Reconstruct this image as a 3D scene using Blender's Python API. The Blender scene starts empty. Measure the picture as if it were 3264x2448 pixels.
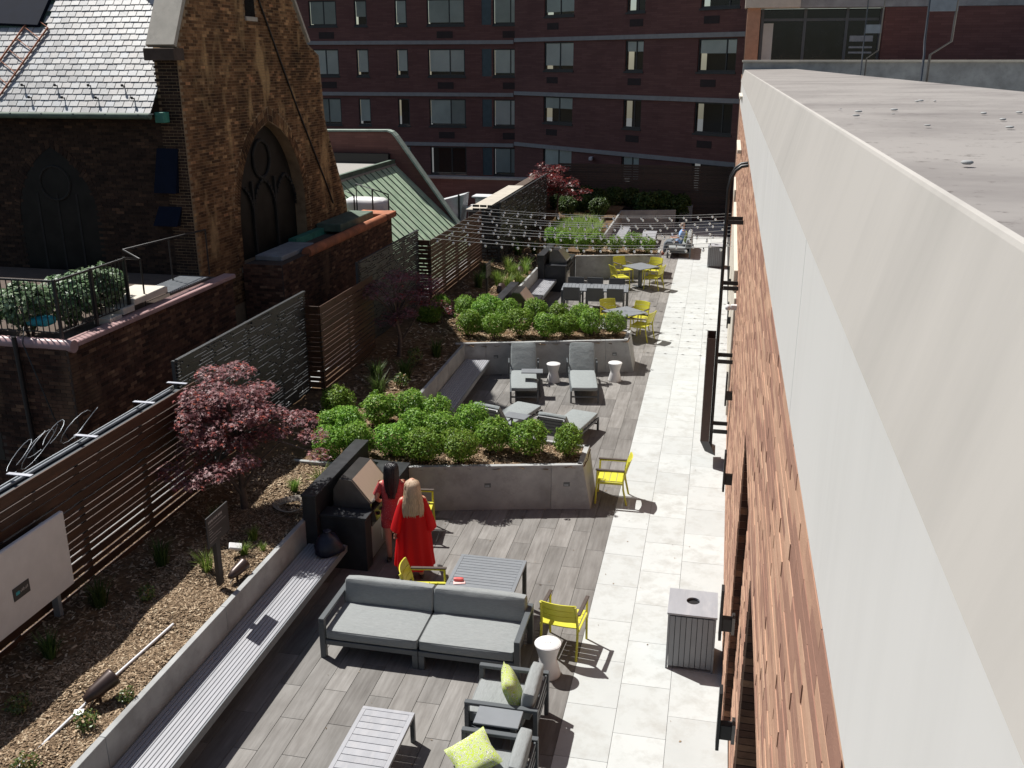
import bpy, math, random
import numpy as np
from mathutils import Vector, Matrix

# ------------------------------------------------------------------ camera, world, sun, exposure
scene = bpy.context.scene
col = scene.collection
R = math.radians
CAM_Z = 7.4
cam_d = bpy.data.cameras.new('camera')
cam = bpy.data.objects.new('camera', cam_d); col.objects.link(cam)
cam_d.sensor_width = 36.0
cam_d.lens = 3060.0/3264.0*36.0
cam_d.clip_start = 0.05; cam_d.clip_end = 600.0
fwd = Vector((-0.19719914, 0.92758061, -0.31734321)).normalized()
right = fwd.cross(Vector((0, 0, 1))).normalized()
up = right.cross(fwd)
cam.matrix_world = Matrix((( right.x, up.x, -fwd.x, 0), (right.y, up.y, -fwd.y, 0), (right.z, up.z, -fwd.z, CAM_Z), (0, 0, 0, 1)))
scene.camera = cam

SUN = Vector((-0.57, 0.31, 1.0)).normalized()
world = bpy.data.worlds.new('World'); scene.world = world; world.use_nodes = True
wn = world.node_tree.nodes; wl = world.node_tree.links
sky = wn.new('ShaderNodeTexSky'); sky.sky_type = 'NISHITA'; sky.sun_disc = False
sky.sun_elevation = math.asin(SUN.z); sky.sun_rotation = math.atan2(SUN.x, SUN.y)
sky.air_density = 1.0; sky.dust_density = 1.0
wl.new(sky.outputs[0], wn['Background'].inputs[0]); wn['Background'].inputs[1].default_value = 0.054
sl = bpy.data.lights.new('sun', 'SUN'); sl.energy = 5.0; sl.angle = R(0.53); sl.color = (1.0, 0.972, 0.925)
so = bpy.data.objects.new('sun', sl); col.objects.link(so)
so.rotation_euler = (-SUN).to_track_quat('-Z', 'Y').to_euler()
vs = scene.view_settings
vs.view_transform = 'Standard'; vs.look = 'None'; vs.exposure = 0.5; vs.gamma = 1.0; vs.use_curve_mapping = False
cy = scene.cycles
cy.use_denoising = True; cy.max_bounces = 7; cy.diffuse_bounces = 3; cy.glossy_bounces = 4; cy.transparent_max_bounces = 12
cy.transmission_bounces = 4; cy.sample_clamp_indirect = 4.0; cy.caustics_reflective = False; cy.caustics_refractive = False

rnd = random.Random(11)

# ------------------------------------------------------------------ materials
MATS = {}
def new_mat(name):
    m = bpy.data.materials.new(name); m.use_nodes = True
    MATS[name] = m
    return m, m.node_tree.nodes, m.node_tree.links
def mixc(n, l, fac, a, b, mode='MIX'):
    x = n.new('ShaderNodeMix'); x.data_type = 'RGBA'; x.blend_type = mode
    for sock, val in ((x.inputs[0], fac), (x.inputs[6], a), (x.inputs[7], b)):
        if hasattr(val, 'is_linked'): l.new(val, sock)
        elif isinstance(val, (int, float)): sock.default_value = val
        else: sock.default_value = (*val, 1) if len(val) == 3 else val
    return x.outputs[2]
def ramp(n, l, fac, stops, const=False):
    x = n.new('ShaderNodeValToRGB'); l.new(fac, x.inputs[0])
    if const: x.color_ramp.interpolation = 'CONSTANT'
    e = x.color_ramp.elements
    while len(e) < len(stops): e.new(0.5)
    for el, (p, c) in zip(e, stops): el.position = p; el.color = (*c, 1) if len(c) == 3 else c
    return x.outputs[0]
def coords(n, l, scale=(1, 1, 1), shift=True, kind=3):
    tc = n.new('ShaderNodeTexCoord'); v = tc.outputs[kind]
    if shift:
        oi = n.new('ShaderNodeObjectInfo'); ad = n.new('ShaderNodeVectorMath'); ad.operation = 'SCALE'
        cb = n.new('ShaderNodeCombineXYZ')
        for i in range(3): l.new(oi.outputs['Random'], cb.inputs[i])
        l.new(cb.outputs[0], ad.inputs[0]); ad.inputs['Scale'].default_value = 57.0
        a2 = n.new('ShaderNodeVectorMath'); l.new(v, a2.inputs[0]); l.new(ad.outputs[0], a2.inputs[1]); v = a2.outputs[0]
    mp = n.new('ShaderNodeMapping'); mp.inputs['Scale'].default_value = scale; l.new(v, mp.inputs[0])
    return mp.outputs[0]
def noise(n, l, vec, scale, detail=4, rough=0.6):
    x = n.new('ShaderNodeTexNoise'); x.inputs['Scale'].default_value = scale; x.inputs['Detail'].default_value = detail
    x.inputs['Roughness'].default_value = rough; l.new(vec, x.inputs['Vector'])
    return x.outputs['Fac']
def bump(n, l, b, h, strength, dist=0.01):
    x = n.new('ShaderNodeBump'); x.inputs['Strength'].default_value = strength; x.inputs['Distance'].default_value = dist
    l.new(h, x.inputs['Height']); l.new(x.outputs[0], b.inputs['Normal'])
def islrand(n): return n.new('ShaderNodeNewGeometry').outputs['Random Per Island']
def objrand(n): return n.new('ShaderNodeObjectInfo').outputs['Random']
def tint(c, k): return tuple(min(1.0, x*k) for x in c)

def simple(name, c, rough=0.6, metal=0.0, var=0.18, scale=4.0, stretch=(1, 1, 1), bmp=0.0, bscale=60.0, spec=0.5, rnd_by=None, rnd_amt=0.2, coat=0.0, rvar=0.0, wear=None):
    m, n, l = new_mat(name); b = n['Principled BSDF']
    v = coords(n, l, stretch)
    f = noise(n, l, v, scale, 5)
    fr = n.new('ShaderNodeMapRange'); fr.inputs[1].default_value = 0.3; fr.inputs[2].default_value = 0.7; l.new(f, fr.inputs[0])
    cc = mixc(n, l, fr.outputs[0], tint(c, 1-var), tint(c, 1+var))
    if rnd_by:
        r = islrand(n) if rnd_by == 'island' else objrand(n)
        mr = n.new('ShaderNodeMapRange'); mr.inputs[3].default_value = 1-rnd_amt; mr.inputs[4].default_value = 1+rnd_amt; l.new(r, mr.inputs[0])
        vm = n.new('ShaderNodeVectorMath'); vm.operation = 'SCALE'; l.new(cc, vm.inputs[0]); l.new(mr.outputs[0], vm.inputs['Scale']); cc = vm.outputs[0]
    if wear:
        wc, ws, wlo, whi = wear
        wf = noise(n, l, v, ws, 8, 0.7)
        wr = n.new('ShaderNodeMapRange'); wr.inputs[1].default_value = wlo; wr.inputs[2].default_value = whi; l.new(wf, wr.inputs[0])
        cc = mixc(n, l, wr.outputs[0], cc, wc)
    l.new(cc, b.inputs['Base Color'])
    b.inputs['Metallic'].default_value = metal; b.inputs['Specular IOR Level'].default_value = spec
    b.inputs['Coat Weight'].default_value = coat
    if rvar:
        rr = n.new('ShaderNodeMapRange'); rr.inputs[3].default_value = max(0.02, rough-rvar); rr.inputs[4].default_value = min(1, rough+rvar); l.new(f, rr.inputs[0]); l.new(rr.outputs[0], b.inputs['Roughness'])
    else: b.inputs['Roughness'].default_value = rough
    if bmp: bump(n, l, b, noise(n, l, v, bscale, 4), bmp)
    return m
def palette(name, stops, by='island', rough=0.85, var=0.25, scale=9.0, bmp=0.4, bscale=70, patch=None, spec=0.25):
    """colour of each brick, slate or stone from its own random number"""
    m, n, l = new_mat(name); b = n['Principled BSDF']
    r = islrand(n) if by == 'island' else objrand(n)
    c = ramp(n, l, r, stops)
    v = coords(n, l, shift=(by != 'island'))
    f = noise(n, l, v, scale, 5)
    fr = n.new('ShaderNodeMapRange'); fr.inputs[1].default_value = 0.3; fr.inputs[2].default_value = 0.7
    fr.inputs[3].default_value = 1-var; fr.inputs[4].default_value = 1+var; l.new(f, fr.inputs[0])
    vm = n.new('ShaderNodeVectorMath'); vm.operation = 'SCALE'; l.new(c, vm.inputs[0]); l.new(fr.outputs[0], vm.inputs['Scale']); c = vm.outputs[0]
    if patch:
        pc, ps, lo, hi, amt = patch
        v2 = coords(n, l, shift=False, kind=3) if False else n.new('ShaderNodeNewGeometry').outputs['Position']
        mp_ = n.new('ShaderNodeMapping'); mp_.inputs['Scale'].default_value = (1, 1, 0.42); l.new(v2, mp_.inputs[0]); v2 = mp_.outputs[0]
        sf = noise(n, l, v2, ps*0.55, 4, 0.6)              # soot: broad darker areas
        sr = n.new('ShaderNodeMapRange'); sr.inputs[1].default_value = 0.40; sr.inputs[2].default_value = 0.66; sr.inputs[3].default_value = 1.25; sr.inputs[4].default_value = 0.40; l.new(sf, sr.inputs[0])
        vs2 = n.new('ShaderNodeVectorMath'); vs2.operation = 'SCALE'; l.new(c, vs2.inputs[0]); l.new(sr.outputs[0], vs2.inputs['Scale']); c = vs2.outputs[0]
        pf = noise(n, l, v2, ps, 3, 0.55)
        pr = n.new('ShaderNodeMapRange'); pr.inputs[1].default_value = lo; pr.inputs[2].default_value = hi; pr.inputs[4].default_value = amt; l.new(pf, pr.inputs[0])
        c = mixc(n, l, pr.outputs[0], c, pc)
    l.new(c, b.inputs['Base Color']); b.inputs['Roughness'].default_value = rough; b.inputs['Specular IOR Level'].default_value = spec
    if bmp: bump(n, l, b, noise(n, l, v, bscale, 4), bmp)
    return m
def leafmat(name, stops, rough=0.4, trans=0.35, spec=0.5):
    m, n, l = new_mat(name); b = n['Principled BSDF']; out = n['Material Output']
    c = ramp(n, l, islrand(n), stops)
    hs = n.new('ShaderNodeHueSaturation'); l.new(c, hs.inputs['Color'])
    for k_, lo_, hi_ in (('Hue', 0.485, 0.51), ('Value', 0.8, 1.2)):
        q_ = n.new('ShaderNodeMapRange'); q_.inputs[3].default_value = lo_; q_.inputs[4].default_value = hi_; l.new(objrand(n), q_.inputs[0]); l.new(q_.outputs[0], hs.inputs[k_])
    c = hs.outputs[0]
    l.new(c, b.inputs['Base Color']); b.inputs['Roughness'].default_value = rough; b.inputs['Specular IOR Level'].default_value = spec
    t = n.new('ShaderNodeBsdfTranslucent'); l.new(c, t.inputs[0])
    mx = n.new('ShaderNodeMixShader'); mx.inputs[0].default_value = trans
    l.new(b.outputs[0], mx.inputs[1]); l.new(t.outputs[0], mx.inputs[2]); l.new(mx.outputs[0], out.inputs[0])
    return m
def glassmat(name, tintc=(0.8, 0.85, 0.85), refl=1.5, dark=0.0):
    m, n, l = new_mat(name); out = n['Material Output']; n.remove(n['Principled BSDF'])
    tr = n.new('ShaderNodeBsdfTransparent'); tr.inputs[0].default_value = (*tintc, 1)
    gl = n.new('ShaderNodeBsdfGlossy'); gl.inputs['Roughness'].default_value = 0.02
    fr = n.new('ShaderNodeFresnel'); fr.inputs[0].default_value = refl
    mx = n.new('ShaderNodeMixShader'); l.new(fr.outputs[0], mx.inputs[0]); l.new(tr.outputs[0], mx.inputs[1]); l.new(gl.outputs[0], mx.inputs[2])
    l.new(mx.outputs[0], out.inputs[0]); return m

def M(k): return MATS[k]
# paving
m, n, l = new_mat('plank'); b = n['Principled BSDF']
v = coords(n, l, (14, 1.1, 14)); f1 = noise(n, l, v, 1.3, 6, 0.65); v2 = coords(n, l, (2, 1, 2)); f2 = noise(n, l, v2, 1.6, 3)
c = ramp(n, l, f1, [(0.25, (0.105, 0.098, 0.092)), (0.5, (0.18, 0.172, 0.162)), (0.75, (0.265, 0.256, 0.245))])
c2 = mixc(n, l, 0.35, c, ramp(n, l, f2, [(0.3, (0.13, 0.115, 0.10)), (0.7, (0.30, 0.285, 0.265))]))
r = objrand(n); mr = n.new('ShaderNodeMapRange'); mr.inputs[3].default_value = 0.74; mr.inputs[4].default_value = 1.08; l.new(r, mr.inputs[0])
vm = n.new('ShaderNodeVectorMath'); vm.operation = 'SCALE'; l.new(c2, vm.inputs[0]); l.new(mr.outputs[0], vm.inputs['Scale'])
l.new(vm.outputs[0], b.inputs['Base Color']); b.inputs['Roughness'].default_value = 0.62; b.inputs['Specular IOR Level'].default_value = 0.3; bump(n, l, b, f1, 0.15, 0.004)
simple('tile', (0.435, 0.45, 0.44), 0.7, var=0.045, scale=1.6, rnd_by='object', rnd_amt=0.06, bmp=0.05, bscale=200, spec=0.25, wear=((0.34, 0.34, 0.32), 3.1, 0.48, 0.75))
simple('grout', (0.03, 0.03, 0.03), 0.9)
simple('concrete', (0.325, 0.33, 0.325), 0.85, var=0.22, scale=1.7, bmp=0.12, bscale=90, spec=0.25, wear=((0.22, 0.218, 0.21), 2.6, 0.5, 0.78))
simple('asphalt', (0.05, 0.05, 0.05), 0.95)
simple('soil', (0.125, 0.08, 0.045), 0.95, var=0.45, scale=9, bmp=1.0, bscale=45, spec=0.1)
palette('mulch', [(0, (0.075, 0.048, 0.027)), (0.35, (0.18, 0.122, 0.072)), (0.7, (0.29, 0.205, 0.13)), (0.93, (0.44, 0.335, 0.225)), (1.0, (0.58, 0.48, 0.34))], rough=0.9, bmp=0.0, var=0.1)
# metals, wood, fabric
simple('frame_grey', (0.085, 0.094, 0.10), 0.42, 0.0, var=0.06, scale=3, spec=0.5)
simple('slat_grey', (0.185, 0.198, 0.212), 0.45, 0.0, var=0.06, scale=4, rnd_by='object', rnd_amt=0.05, wear=((0.23, 0.24, 0.25), 3.0, 0.55, 0.9))
simple('bench_slat', (0.30, 0.305, 0.325), 0.5, 0.0, var=0.09, scale=2.2, stretch=(3, 0.6, 3), rnd_by='object', rnd_amt=0.06, wear=((0.40, 0.39, 0.395), 3.0, 0.5, 0.85))
simple('yellow', (0.52, 0.49, 0.05), 0.42, var=0.06, scale=5, spec=0.4, rnd_by='object', rnd_amt=0.05)
simple('arm_wood', (0.062, 0.045, 0.036), 0.6, var=0.2, scale=12, stretch=(1, 6, 1))
simple('cushion', (0.255, 0.268, 0.266), 0.95, var=0.11, scale=14, stretch=(1, 9, 9), bmp=0.35, bscale=260, spec=0.15)
simple('lounge_cushion', (0.25, 0.272, 0.272), 0.95, var=0.11, scale=14, stretch=(1, 9, 9), bmp=0.35, bscale=260, spec=0.15)
for k_ in ('cushion', 'lounge_cushion'):
    m = MATS[k_]; n = m.node_tree.nodes; l = m.node_tree.links; b = n['Principled BSDF']
    old = b.inputs['Normal'].links[0].from_node; v = coords(n, l, (1, 2.2, 1)); f = noise(n, l, v, 5.0, 3, 0.5)
    bb = n.new('ShaderNodeBump'); bb.inputs['Strength'].default_value = 0.5; bb.inputs['Distance'].default_value = 0.03; l.new(f, bb.inputs['Height']); l.new(bb.outputs[0], old.inputs['Normal'])
simple('piping', (0.20, 0.21, 0.21), 0.9)
simple('sling', (0.10, 0.105, 0.11), 0.85, var=0.12, scale=60)
simple('black_metal', (0.012, 0.012, 0.013), 0.45, var=0.1)
simple('black_stone', (0.022, 0.023, 0.026), 0.42, var=0.25, scale=6, rvar=0.12, spec=0.5)
simple('steel', (0.74, 0.72, 0.69), 0.3, 1.0, var=0.05, scale=3, stretch=(1, 30, 1), rvar=0.05)
simple('dark_steel', (0.16, 0.155, 0.15), 0.32, 0.9, var=0.12, scale=6)
simple('ipe', (0.050, 0.023, 0.013), 0.5, var=0.35, scale=2.0, stretch=(6, 1, 12), rnd_by='object', rnd_amt=0.22, bmp=0.1, bscale=40, spec=0.4)
simple('ipe_far', (0.055, 0.034, 0.024), 0.6, var=0.3, scale=2.0, stretch=(6, 1, 12), rnd_by='object', rnd_amt=0.2)
simple('screen', (0.018, 0.021, 0.024), 0.5, 0.0, var=0.2, scale=4)
simple('galv', (0.27, 0.29, 0.31), 0.45, 0.5, var=0.15, scale=8)
simple('white_plastic', (0.68, 0.67, 0.66), 0.4, var=0.04, scale=3)
simple('strap_grey', (0.40, 0.41, 0.45), 0.5)
simple('white_paint', (0.62, 0.62, 0.63), 0.55, var=0.05, scale=3)
simple('canvas', (0.60, 0.58, 0.56), 0.85, var=0.05, scale=5, bmp=0.1, bscale=120)
simple('sign_dark', (0.028, 0.027, 0.027), 0.5)
simple('sign_text', (0.30, 0.28, 0.27), 0.7)
simple('teal', (0.02, 0.30, 0.36), 0.5)
simple('bronze', (0.055, 0.035, 0.030), 0.38, 0.3, var=0.15)
simple('blue_bag', (0.003, 0.0035, 0.016), 0.45, bmp=0.6, bscale=18)
simple('light_wire', (0.30, 0.30, 0.30), 0.5)
simple('unit_grey', (0.50, 0.52, 0.53), 0.5, 0.1, var=0.1, scale=6)
simple('hose', (0.30, 0.26, 0.22), 0.6)
simple('pink', (0.55, 0.10, 0.09), 0.5)
simple('pale_pink', (0.72, 0.45, 0.42), 0.5)
simple('red_cloth_plain', (0.62, 0.012, 0.016), 0.75, var=0.12, scale=10, bmp=0.15, bscale=90, spec=0.25)
m, n, l = new_mat('red_cloth'); b = n['Principled BSDF']; b.inputs['Base Color'].default_value = (0.68, 0.010, 0.014, 1); b.inputs['Roughness'].default_value = 0.7
tb = n.new('ShaderNodeBsdfTranslucent'); tb.inputs[0].default_value = (0.85, 0.02, 0.02, 1); ms = n.new('ShaderNodeMixShader'); ms.inputs[0].default_value = 0.5
l.new(b.outputs[0], ms.inputs[1]); l.new(tb.outputs[0], ms.inputs[2]); l.new(ms.outputs[0], n['Material Output'].inputs[0])
m, n, l = new_mat('patterned_cloth'); b = n['Principled BSDF']
v = coords(n, l); vo = n.new('ShaderNodeTexVoronoi'); vo.inputs['Scale'].default_value = 55; l.new(v, vo.inputs['Vector'])
l.new(ramp(n, l, vo.outputs['Distance'], [(0.1, (0.60, 0.24, 0.22)), (0.35, (0.34, 0.035, 0.04)), (0.7, (0.42, 0.05, 0.05))]), b.inputs['Base Color']); b.inputs['Roughness'].default_value = 0.8
m, n, l = new_mat('pillow_cloth'); b = n['Principled BSDF']
v = coords(n, l); nd = n.new('ShaderNodeTexNoise'); nd.inputs['Scale'].default_value = 7; l.new(v, nd.inputs['Vector'])
ad = n.new('ShaderNodeVectorMath'); l.new(v, ad.inputs[0]); l.new(nd.outputs['Color'], ad.inputs[1])
wv = n.new('ShaderNodeTexWave'); wv.wave_type = 'RINGS'; wv.inputs['Scale'].default_value = 3.2; wv.inputs['Distortion'].default_value = 7; wv.inputs['Detail'].default_value = 1; wv.inputs['Detail Scale'].default_value = 2.5; l.new(ad.outputs[0], wv.inputs['Vector'])
pc = ramp(n, l, wv.outputs['Fac'], [(0.0, (0.40, 0.50, 0.05)), (0.30, (0.60, 0.60, 0.53)), (0.48, (0.14, 0.15, 0.14)), (0.72, (0.62, 0.61, 0.54)), (0.9, (0.40, 0.50, 0.05))], True)
l.new(pc, b.inputs['Base Color']); b.inputs['Roughness'].default_value = 0.9
simple('skin', (0.50, 0.27, 0.18), 0.5, var=0.06)
simple('hair_black', (0.008, 0.006, 0.008), 0.3, var=0.2, scale=30, stretch=(12, 12, 0.6), bmp=0.5, bscale=60)
simple('hair_blond', (0.50, 0.36, 0.24), 0.42, var=0.35, scale=16, stretch=(9, 9, 0.5), bmp=0.6, bscale=50)
simple('hair_pinkish', (0.46, 0.32, 0.30), 0.45, var=0.3, scale=16, stretch=(9, 9, 0.5), bmp=0.6, bscale=50)
simple('hair_grey', (0.28, 0.22, 0.18), 0.6)
simple('shirt_blue', (0.26, 0.42, 0.70), 0.8, var=0.1, scale=8)
simple('denim', (0.12, 0.14, 0.16), 0.85)
simple('shoe_red', (0.35, 0.05, 0.03), 0.6)
simple('shoe_dark', (0.02, 0.018, 0.02), 0.5)
# church and brickwork
palette('church_brick', [(0, (0.080, 0.042, 0.021)), (0.35, (0.145, 0.074, 0.035)), (0.7, (0.21, 0.11, 0.052)), (0.92, (0.28, 0.155, 0.072)), (0.97, (0.42, 0.25, 0.12)), (1.0, (0.44, 0.21, 0.10))], patch=((0.54, 0.35, 0.165), 1.5, 0.56, 0.68, 0.7))  # gable brick and mortar lightened for bounced sunlight; pale patches paint reflected light
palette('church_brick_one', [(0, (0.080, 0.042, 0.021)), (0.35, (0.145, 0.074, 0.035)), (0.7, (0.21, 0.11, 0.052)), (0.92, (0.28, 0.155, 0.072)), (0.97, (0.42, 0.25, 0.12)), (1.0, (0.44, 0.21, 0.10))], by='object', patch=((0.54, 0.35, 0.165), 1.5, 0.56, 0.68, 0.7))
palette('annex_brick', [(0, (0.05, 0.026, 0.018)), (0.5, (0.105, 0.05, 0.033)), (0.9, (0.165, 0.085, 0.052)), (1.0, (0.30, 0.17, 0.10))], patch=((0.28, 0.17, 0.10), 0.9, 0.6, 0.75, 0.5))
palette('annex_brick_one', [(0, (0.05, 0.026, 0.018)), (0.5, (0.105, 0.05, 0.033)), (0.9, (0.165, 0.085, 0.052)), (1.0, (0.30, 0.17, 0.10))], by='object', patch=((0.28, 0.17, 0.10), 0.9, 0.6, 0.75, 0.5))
palette('nave_brick', [(0, (0.022, 0.013, 0.009)), (0.5, (0.042, 0.024, 0.016)), (0.95, (0.062, 0.036, 0.022)), (1.0, (0.11, 0.06, 0.035))])  # church brick darkened for the shaded nave wall; shade is in the colour
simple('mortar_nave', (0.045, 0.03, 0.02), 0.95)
simple('mortar_church', (0.27, 0.185, 0.105), 0.95, var=0.3, scale=3)
simple('mortar_dark', (0.085, 0.060, 0.045), 0.95, var=0.2)
palette('facade_brick', [(0, (0.27, 0.145, 0.105)), (0.35, (0.33, 0.185, 0.13)), (0.6, (0.44, 0.26, 0.175)), (1.0, (0.50, 0.315, 0.215))], var=0.12, scale=5, bmp=0.35, bscale=110)
palette('facade_brick_one', [(0, (0.27, 0.145, 0.105)), (0.35, (0.33, 0.185, 0.13)), (0.6, (0.44, 0.26, 0.175)), (1.0, (0.50, 0.315, 0.215))], by='object', var=0.12, scale=5, bmp=0.35, bscale=110)
simple('mortar_facade', (0.40, 0.26, 0.185), 0.95)
simple('terracotta', (0.40, 0.14, 0.065), 0.75, var=0.25, scale=3, wear=((0.16, 0.08, 0.05), 2.5, 0.5, 0.75))
simple('coping_pink', (0.42, 0.27, 0.26), 0.35, var=0.15)
simple('lime_stone', (0.44, 0.40, 0.335), 0.8, var=0.12, scale=3, wear=((0.27, 0.24, 0.2), 2.5, 0.55, 0.8))
simple('cream_stone', (0.55, 0.50, 0.42), 0.8, var=0.08)
palette('slate', [(0, (0.25, 0.245, 0.24)), (0.3, (0.345, 0.34, 0.325)), (0.55, (0.385, 0.36, 0.335)), (0.75, (0.46, 0.45, 0.425)), (1.0, (0.39, 0.40, 0.405))], by='object', rough=0.48, var=0.12, scale=5, bmp=0.2, bscale=25, spec=1.0)
palette('slate_far', [(0, (0.25, 0.245, 0.24)), (0.3, (0.345, 0.34, 0.325)), (0.55, (0.385, 0.36, 0.335)), (0.75, (0.46, 0.45, 0.425)), (1.0, (0.39, 0.40, 0.405))], rough=0.48, var=0.12, scale=5, bmp=0.2, bscale=25, spec=1.0)
simple('patina', (0.37, 0.50, 0.34), 0.7, var=0.35, scale=2.2, stretch=(1.2, 3.5, 1.2), wear=((0.56, 0.62, 0.47), 1.7, 0.48, 0.7))
simple('patina_edge', (0.30, 0.36, 0.31), 0.6, var=0.2, scale=3)
simple('patina_dark', (0.09, 0.13, 0.095), 0.7, var=0.3, scale=3)
simple('leader_green', (0.05, 0.22, 0.16), 0.6, var=0.3)
simple('roof_gravel', (0.30, 0.285, 0.26), 0.95, var=0.25, scale=30)
simple('blue_board', (0.005, 0.009, 0.022), 0.8, spec=0.15)
simple('dark_glass', (0.010, 0.011, 0.010), 0.12, var=0.5, scale=3, rvar=0.08)
simple('tracery', (0.022, 0.020, 0.016), 0.9)
simple('church_glass', (0.012, 0.011, 0.009), 0.5, var=0.6, scale=2.0, spec=0.2)
# apartment block
m, n, l = new_mat('apartment_brick'); b = n['Principled BSDF']
tc = n.new('ShaderNodeTexCoord'); sp = n.new('ShaderNodeSeparateXYZ'); l.new(tc.outputs[3], sp.inputs[0]); cb = n.new('ShaderNodeCombineXYZ'); l.new(sp.outputs[0], cb.inputs[0]); l.new(sp.outputs[2], cb.inputs[1])
bt = n.new('ShaderNodeTexBrick'); l.new(cb.outputs[0], bt.inputs[0]); bt.inputs['Scale'].default_value = 1.0; bt.inputs['Brick Width'].default_value = 0.62; bt.inputs['Row Height'].default_value = 0.10; bt.inputs['Mortar Size'].default_value = 0.007
bt.inputs['Color1'].default_value = (0.15, 0.064, 0.056, 1); bt.inputs['Color2'].default_value = (0.225, 0.102, 0.087, 1); bt.inputs['Mortar'].default_value = (0.10, 0.055, 0.05, 1); bt.inputs['Bias'].default_value = -0.2
f = noise(n, l, tc.outputs[3], 0.6, 3); cc = mixc(n, l, 0.35, bt.outputs[0], ramp(n, l, f, [(0.3, (0.09, 0.037, 0.031)), (0.7, (0.19, 0.088, 0.068))])); l.new(cc, b.inputs['Base Color']); b.inputs['Roughness'].default_value = 0.9
simple('band_stone', (0.31, 0.30, 0.29), 0.9, var=0.1)
simple('window_frame', (0.035, 0.036, 0.035), 0.5)
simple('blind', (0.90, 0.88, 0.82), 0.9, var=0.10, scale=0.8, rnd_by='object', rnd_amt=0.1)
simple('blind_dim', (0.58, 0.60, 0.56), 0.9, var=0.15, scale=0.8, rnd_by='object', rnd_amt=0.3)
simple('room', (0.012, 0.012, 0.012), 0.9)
simple('blue_frame', (0.055, 0.085, 0.095), 0.5)
simple('grille', (0.035, 0.022, 0.02), 0.8)
glassmat('pane', (0.93, 0.96, 0.95), 1.4)
simple('bulb_glass', (0.75, 0.77, 0.78), 0.08, var=0.02, spec=1.0)
simple('lamp_shade', (0.62, 0.42, 0.18), 0.8)
# sheet metal of the ledge
def sheet(name, c, dirt, streak):
    m, n, l = new_mat(name); b = n['Principled BSDF']
    v = coords(n, l, streak, False); f1 = noise(n, l, v, 1.0, 6, 0.7); v2 = coords(n, l, (1, 1, 1), False); f2 = noise(n, l, v2, 0.7, 3)
    f3 = noise(n, l, v2, 16.0, 6, 0.75)
    mul = n.new('ShaderNodeMath'); mul.operation = 'MULTIPLY'; l.new(f1, mul.inputs[0]); l.new(f2, mul.inputs[1])
    a = ramp(n, l, mul.outputs[0], [(0.2, (0, 0, 0)), (0.42, (1, 1, 1))])
    cc = mixc(n, l, a, c, dirt[0])
    sp = ramp(n, l, f3, [(dirt[1], (0, 0, 0)), (dirt[1]+0.08, (1, 1, 1))])
    m2 = n.new('ShaderNodeMath'); m2.operation = 'MULTIPLY'; l.new(sp, m2.inputs[0]); m2.inputs[1].default_value = dirt[3]
    cc = mixc(n, l, m2.outputs[0], cc, dirt[2])
    l.new(cc, b.inputs['Base Color']); b.inputs['Roughness'].default_value = 0.5; b.inputs['Metallic'].default_value = 0.25; b.inputs['Specular IOR Level'].default_value = 0.4
    bump(n, l, b, f2, 0.15, 0.02)
sheet('ledge_panel', (0.72, 0.71, 0.685), ((0.67, 0.66, 0.635), 0.8, (0.2, 0.19, 0.18), 0.3), (1, 5.0, 0.5))
sheet('ledge_cap', (0.50, 0.475, 0.44), ((0.43, 0.41, 0.38), 0.73, (0.2, 0.18, 0.17), 0.3), (1, 3.0, 0.5))
sheet('ledge_top', (0.36, 0.335, 0.312), ((0.22, 0.20, 0.19), 0.585, (0.10, 0.085, 0.075), 0.75), (0.9, 1.3, 1))
simple('aluminium', (0.40, 0.41, 0.42), 0.4, 0.3, var=0.08)
# foliage
leafmat('shrub_leaf', [(0, (0.075, 0.16, 0.016)), (0.45, (0.15, 0.30, 0.03)), (0.8, (0.22, 0.39, 0.05)), (1.0, (0.34, 0.46, 0.09))], 0.5, 0.4, 0.3)
leafmat('pale_leaf', [(0, (0.05, 0.11, 0.045)), (0.5, (0.15, 0.27, 0.12)), (1.0, (0.36, 0.48, 0.29))], 0.45, 0.3, 0.5)
leafmat('small_leaf', [(0, (0.03, 0.06, 0.012)), (0.6, (0.10, 0.16, 0.03)), (0.88, (0.2, 0.2, 0.05)), (1.0, (0.26, 0.11, 0.04))], 0.4, 0.3)
leafmat('maple_leaf', [(0, (0.08, 0.028, 0.036)), (0.4, (0.22, 0.10, 0.11)), (0.75, (0.34, 0.20, 0.205)), (0.93, (0.40, 0.08, 0.08)), (1.0, (0.46, 0.10, 0.05))], 0.5, 0.35, 0.35)
leafmat('maple_far', [(0, (0.045, 0.012, 0.014)), (0.5, (0.14, 0.028, 0.032)), (0.85, (0.28, 0.04, 0.04)), (1.0, (0.36, 0.07, 0.03))], 0.4, 0.35, 0.6)
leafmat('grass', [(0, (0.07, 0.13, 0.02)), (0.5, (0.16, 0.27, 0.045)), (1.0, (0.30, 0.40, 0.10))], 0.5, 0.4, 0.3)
leafmat('grass_shade', [(0, (0.03, 0.055, 0.014)), (0.5, (0.06, 0.11, 0.025)), (1.0, (0.12, 0.16, 0.05))], 0.5, 0.4, 0.3)  # darker copy of grass with shade put into its colour; also used on hedges
simple('bark', (0.085, 0.062, 0.05), 0.9, var=0.3, scale=12, bmp=0.5, bscale=30)
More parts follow.
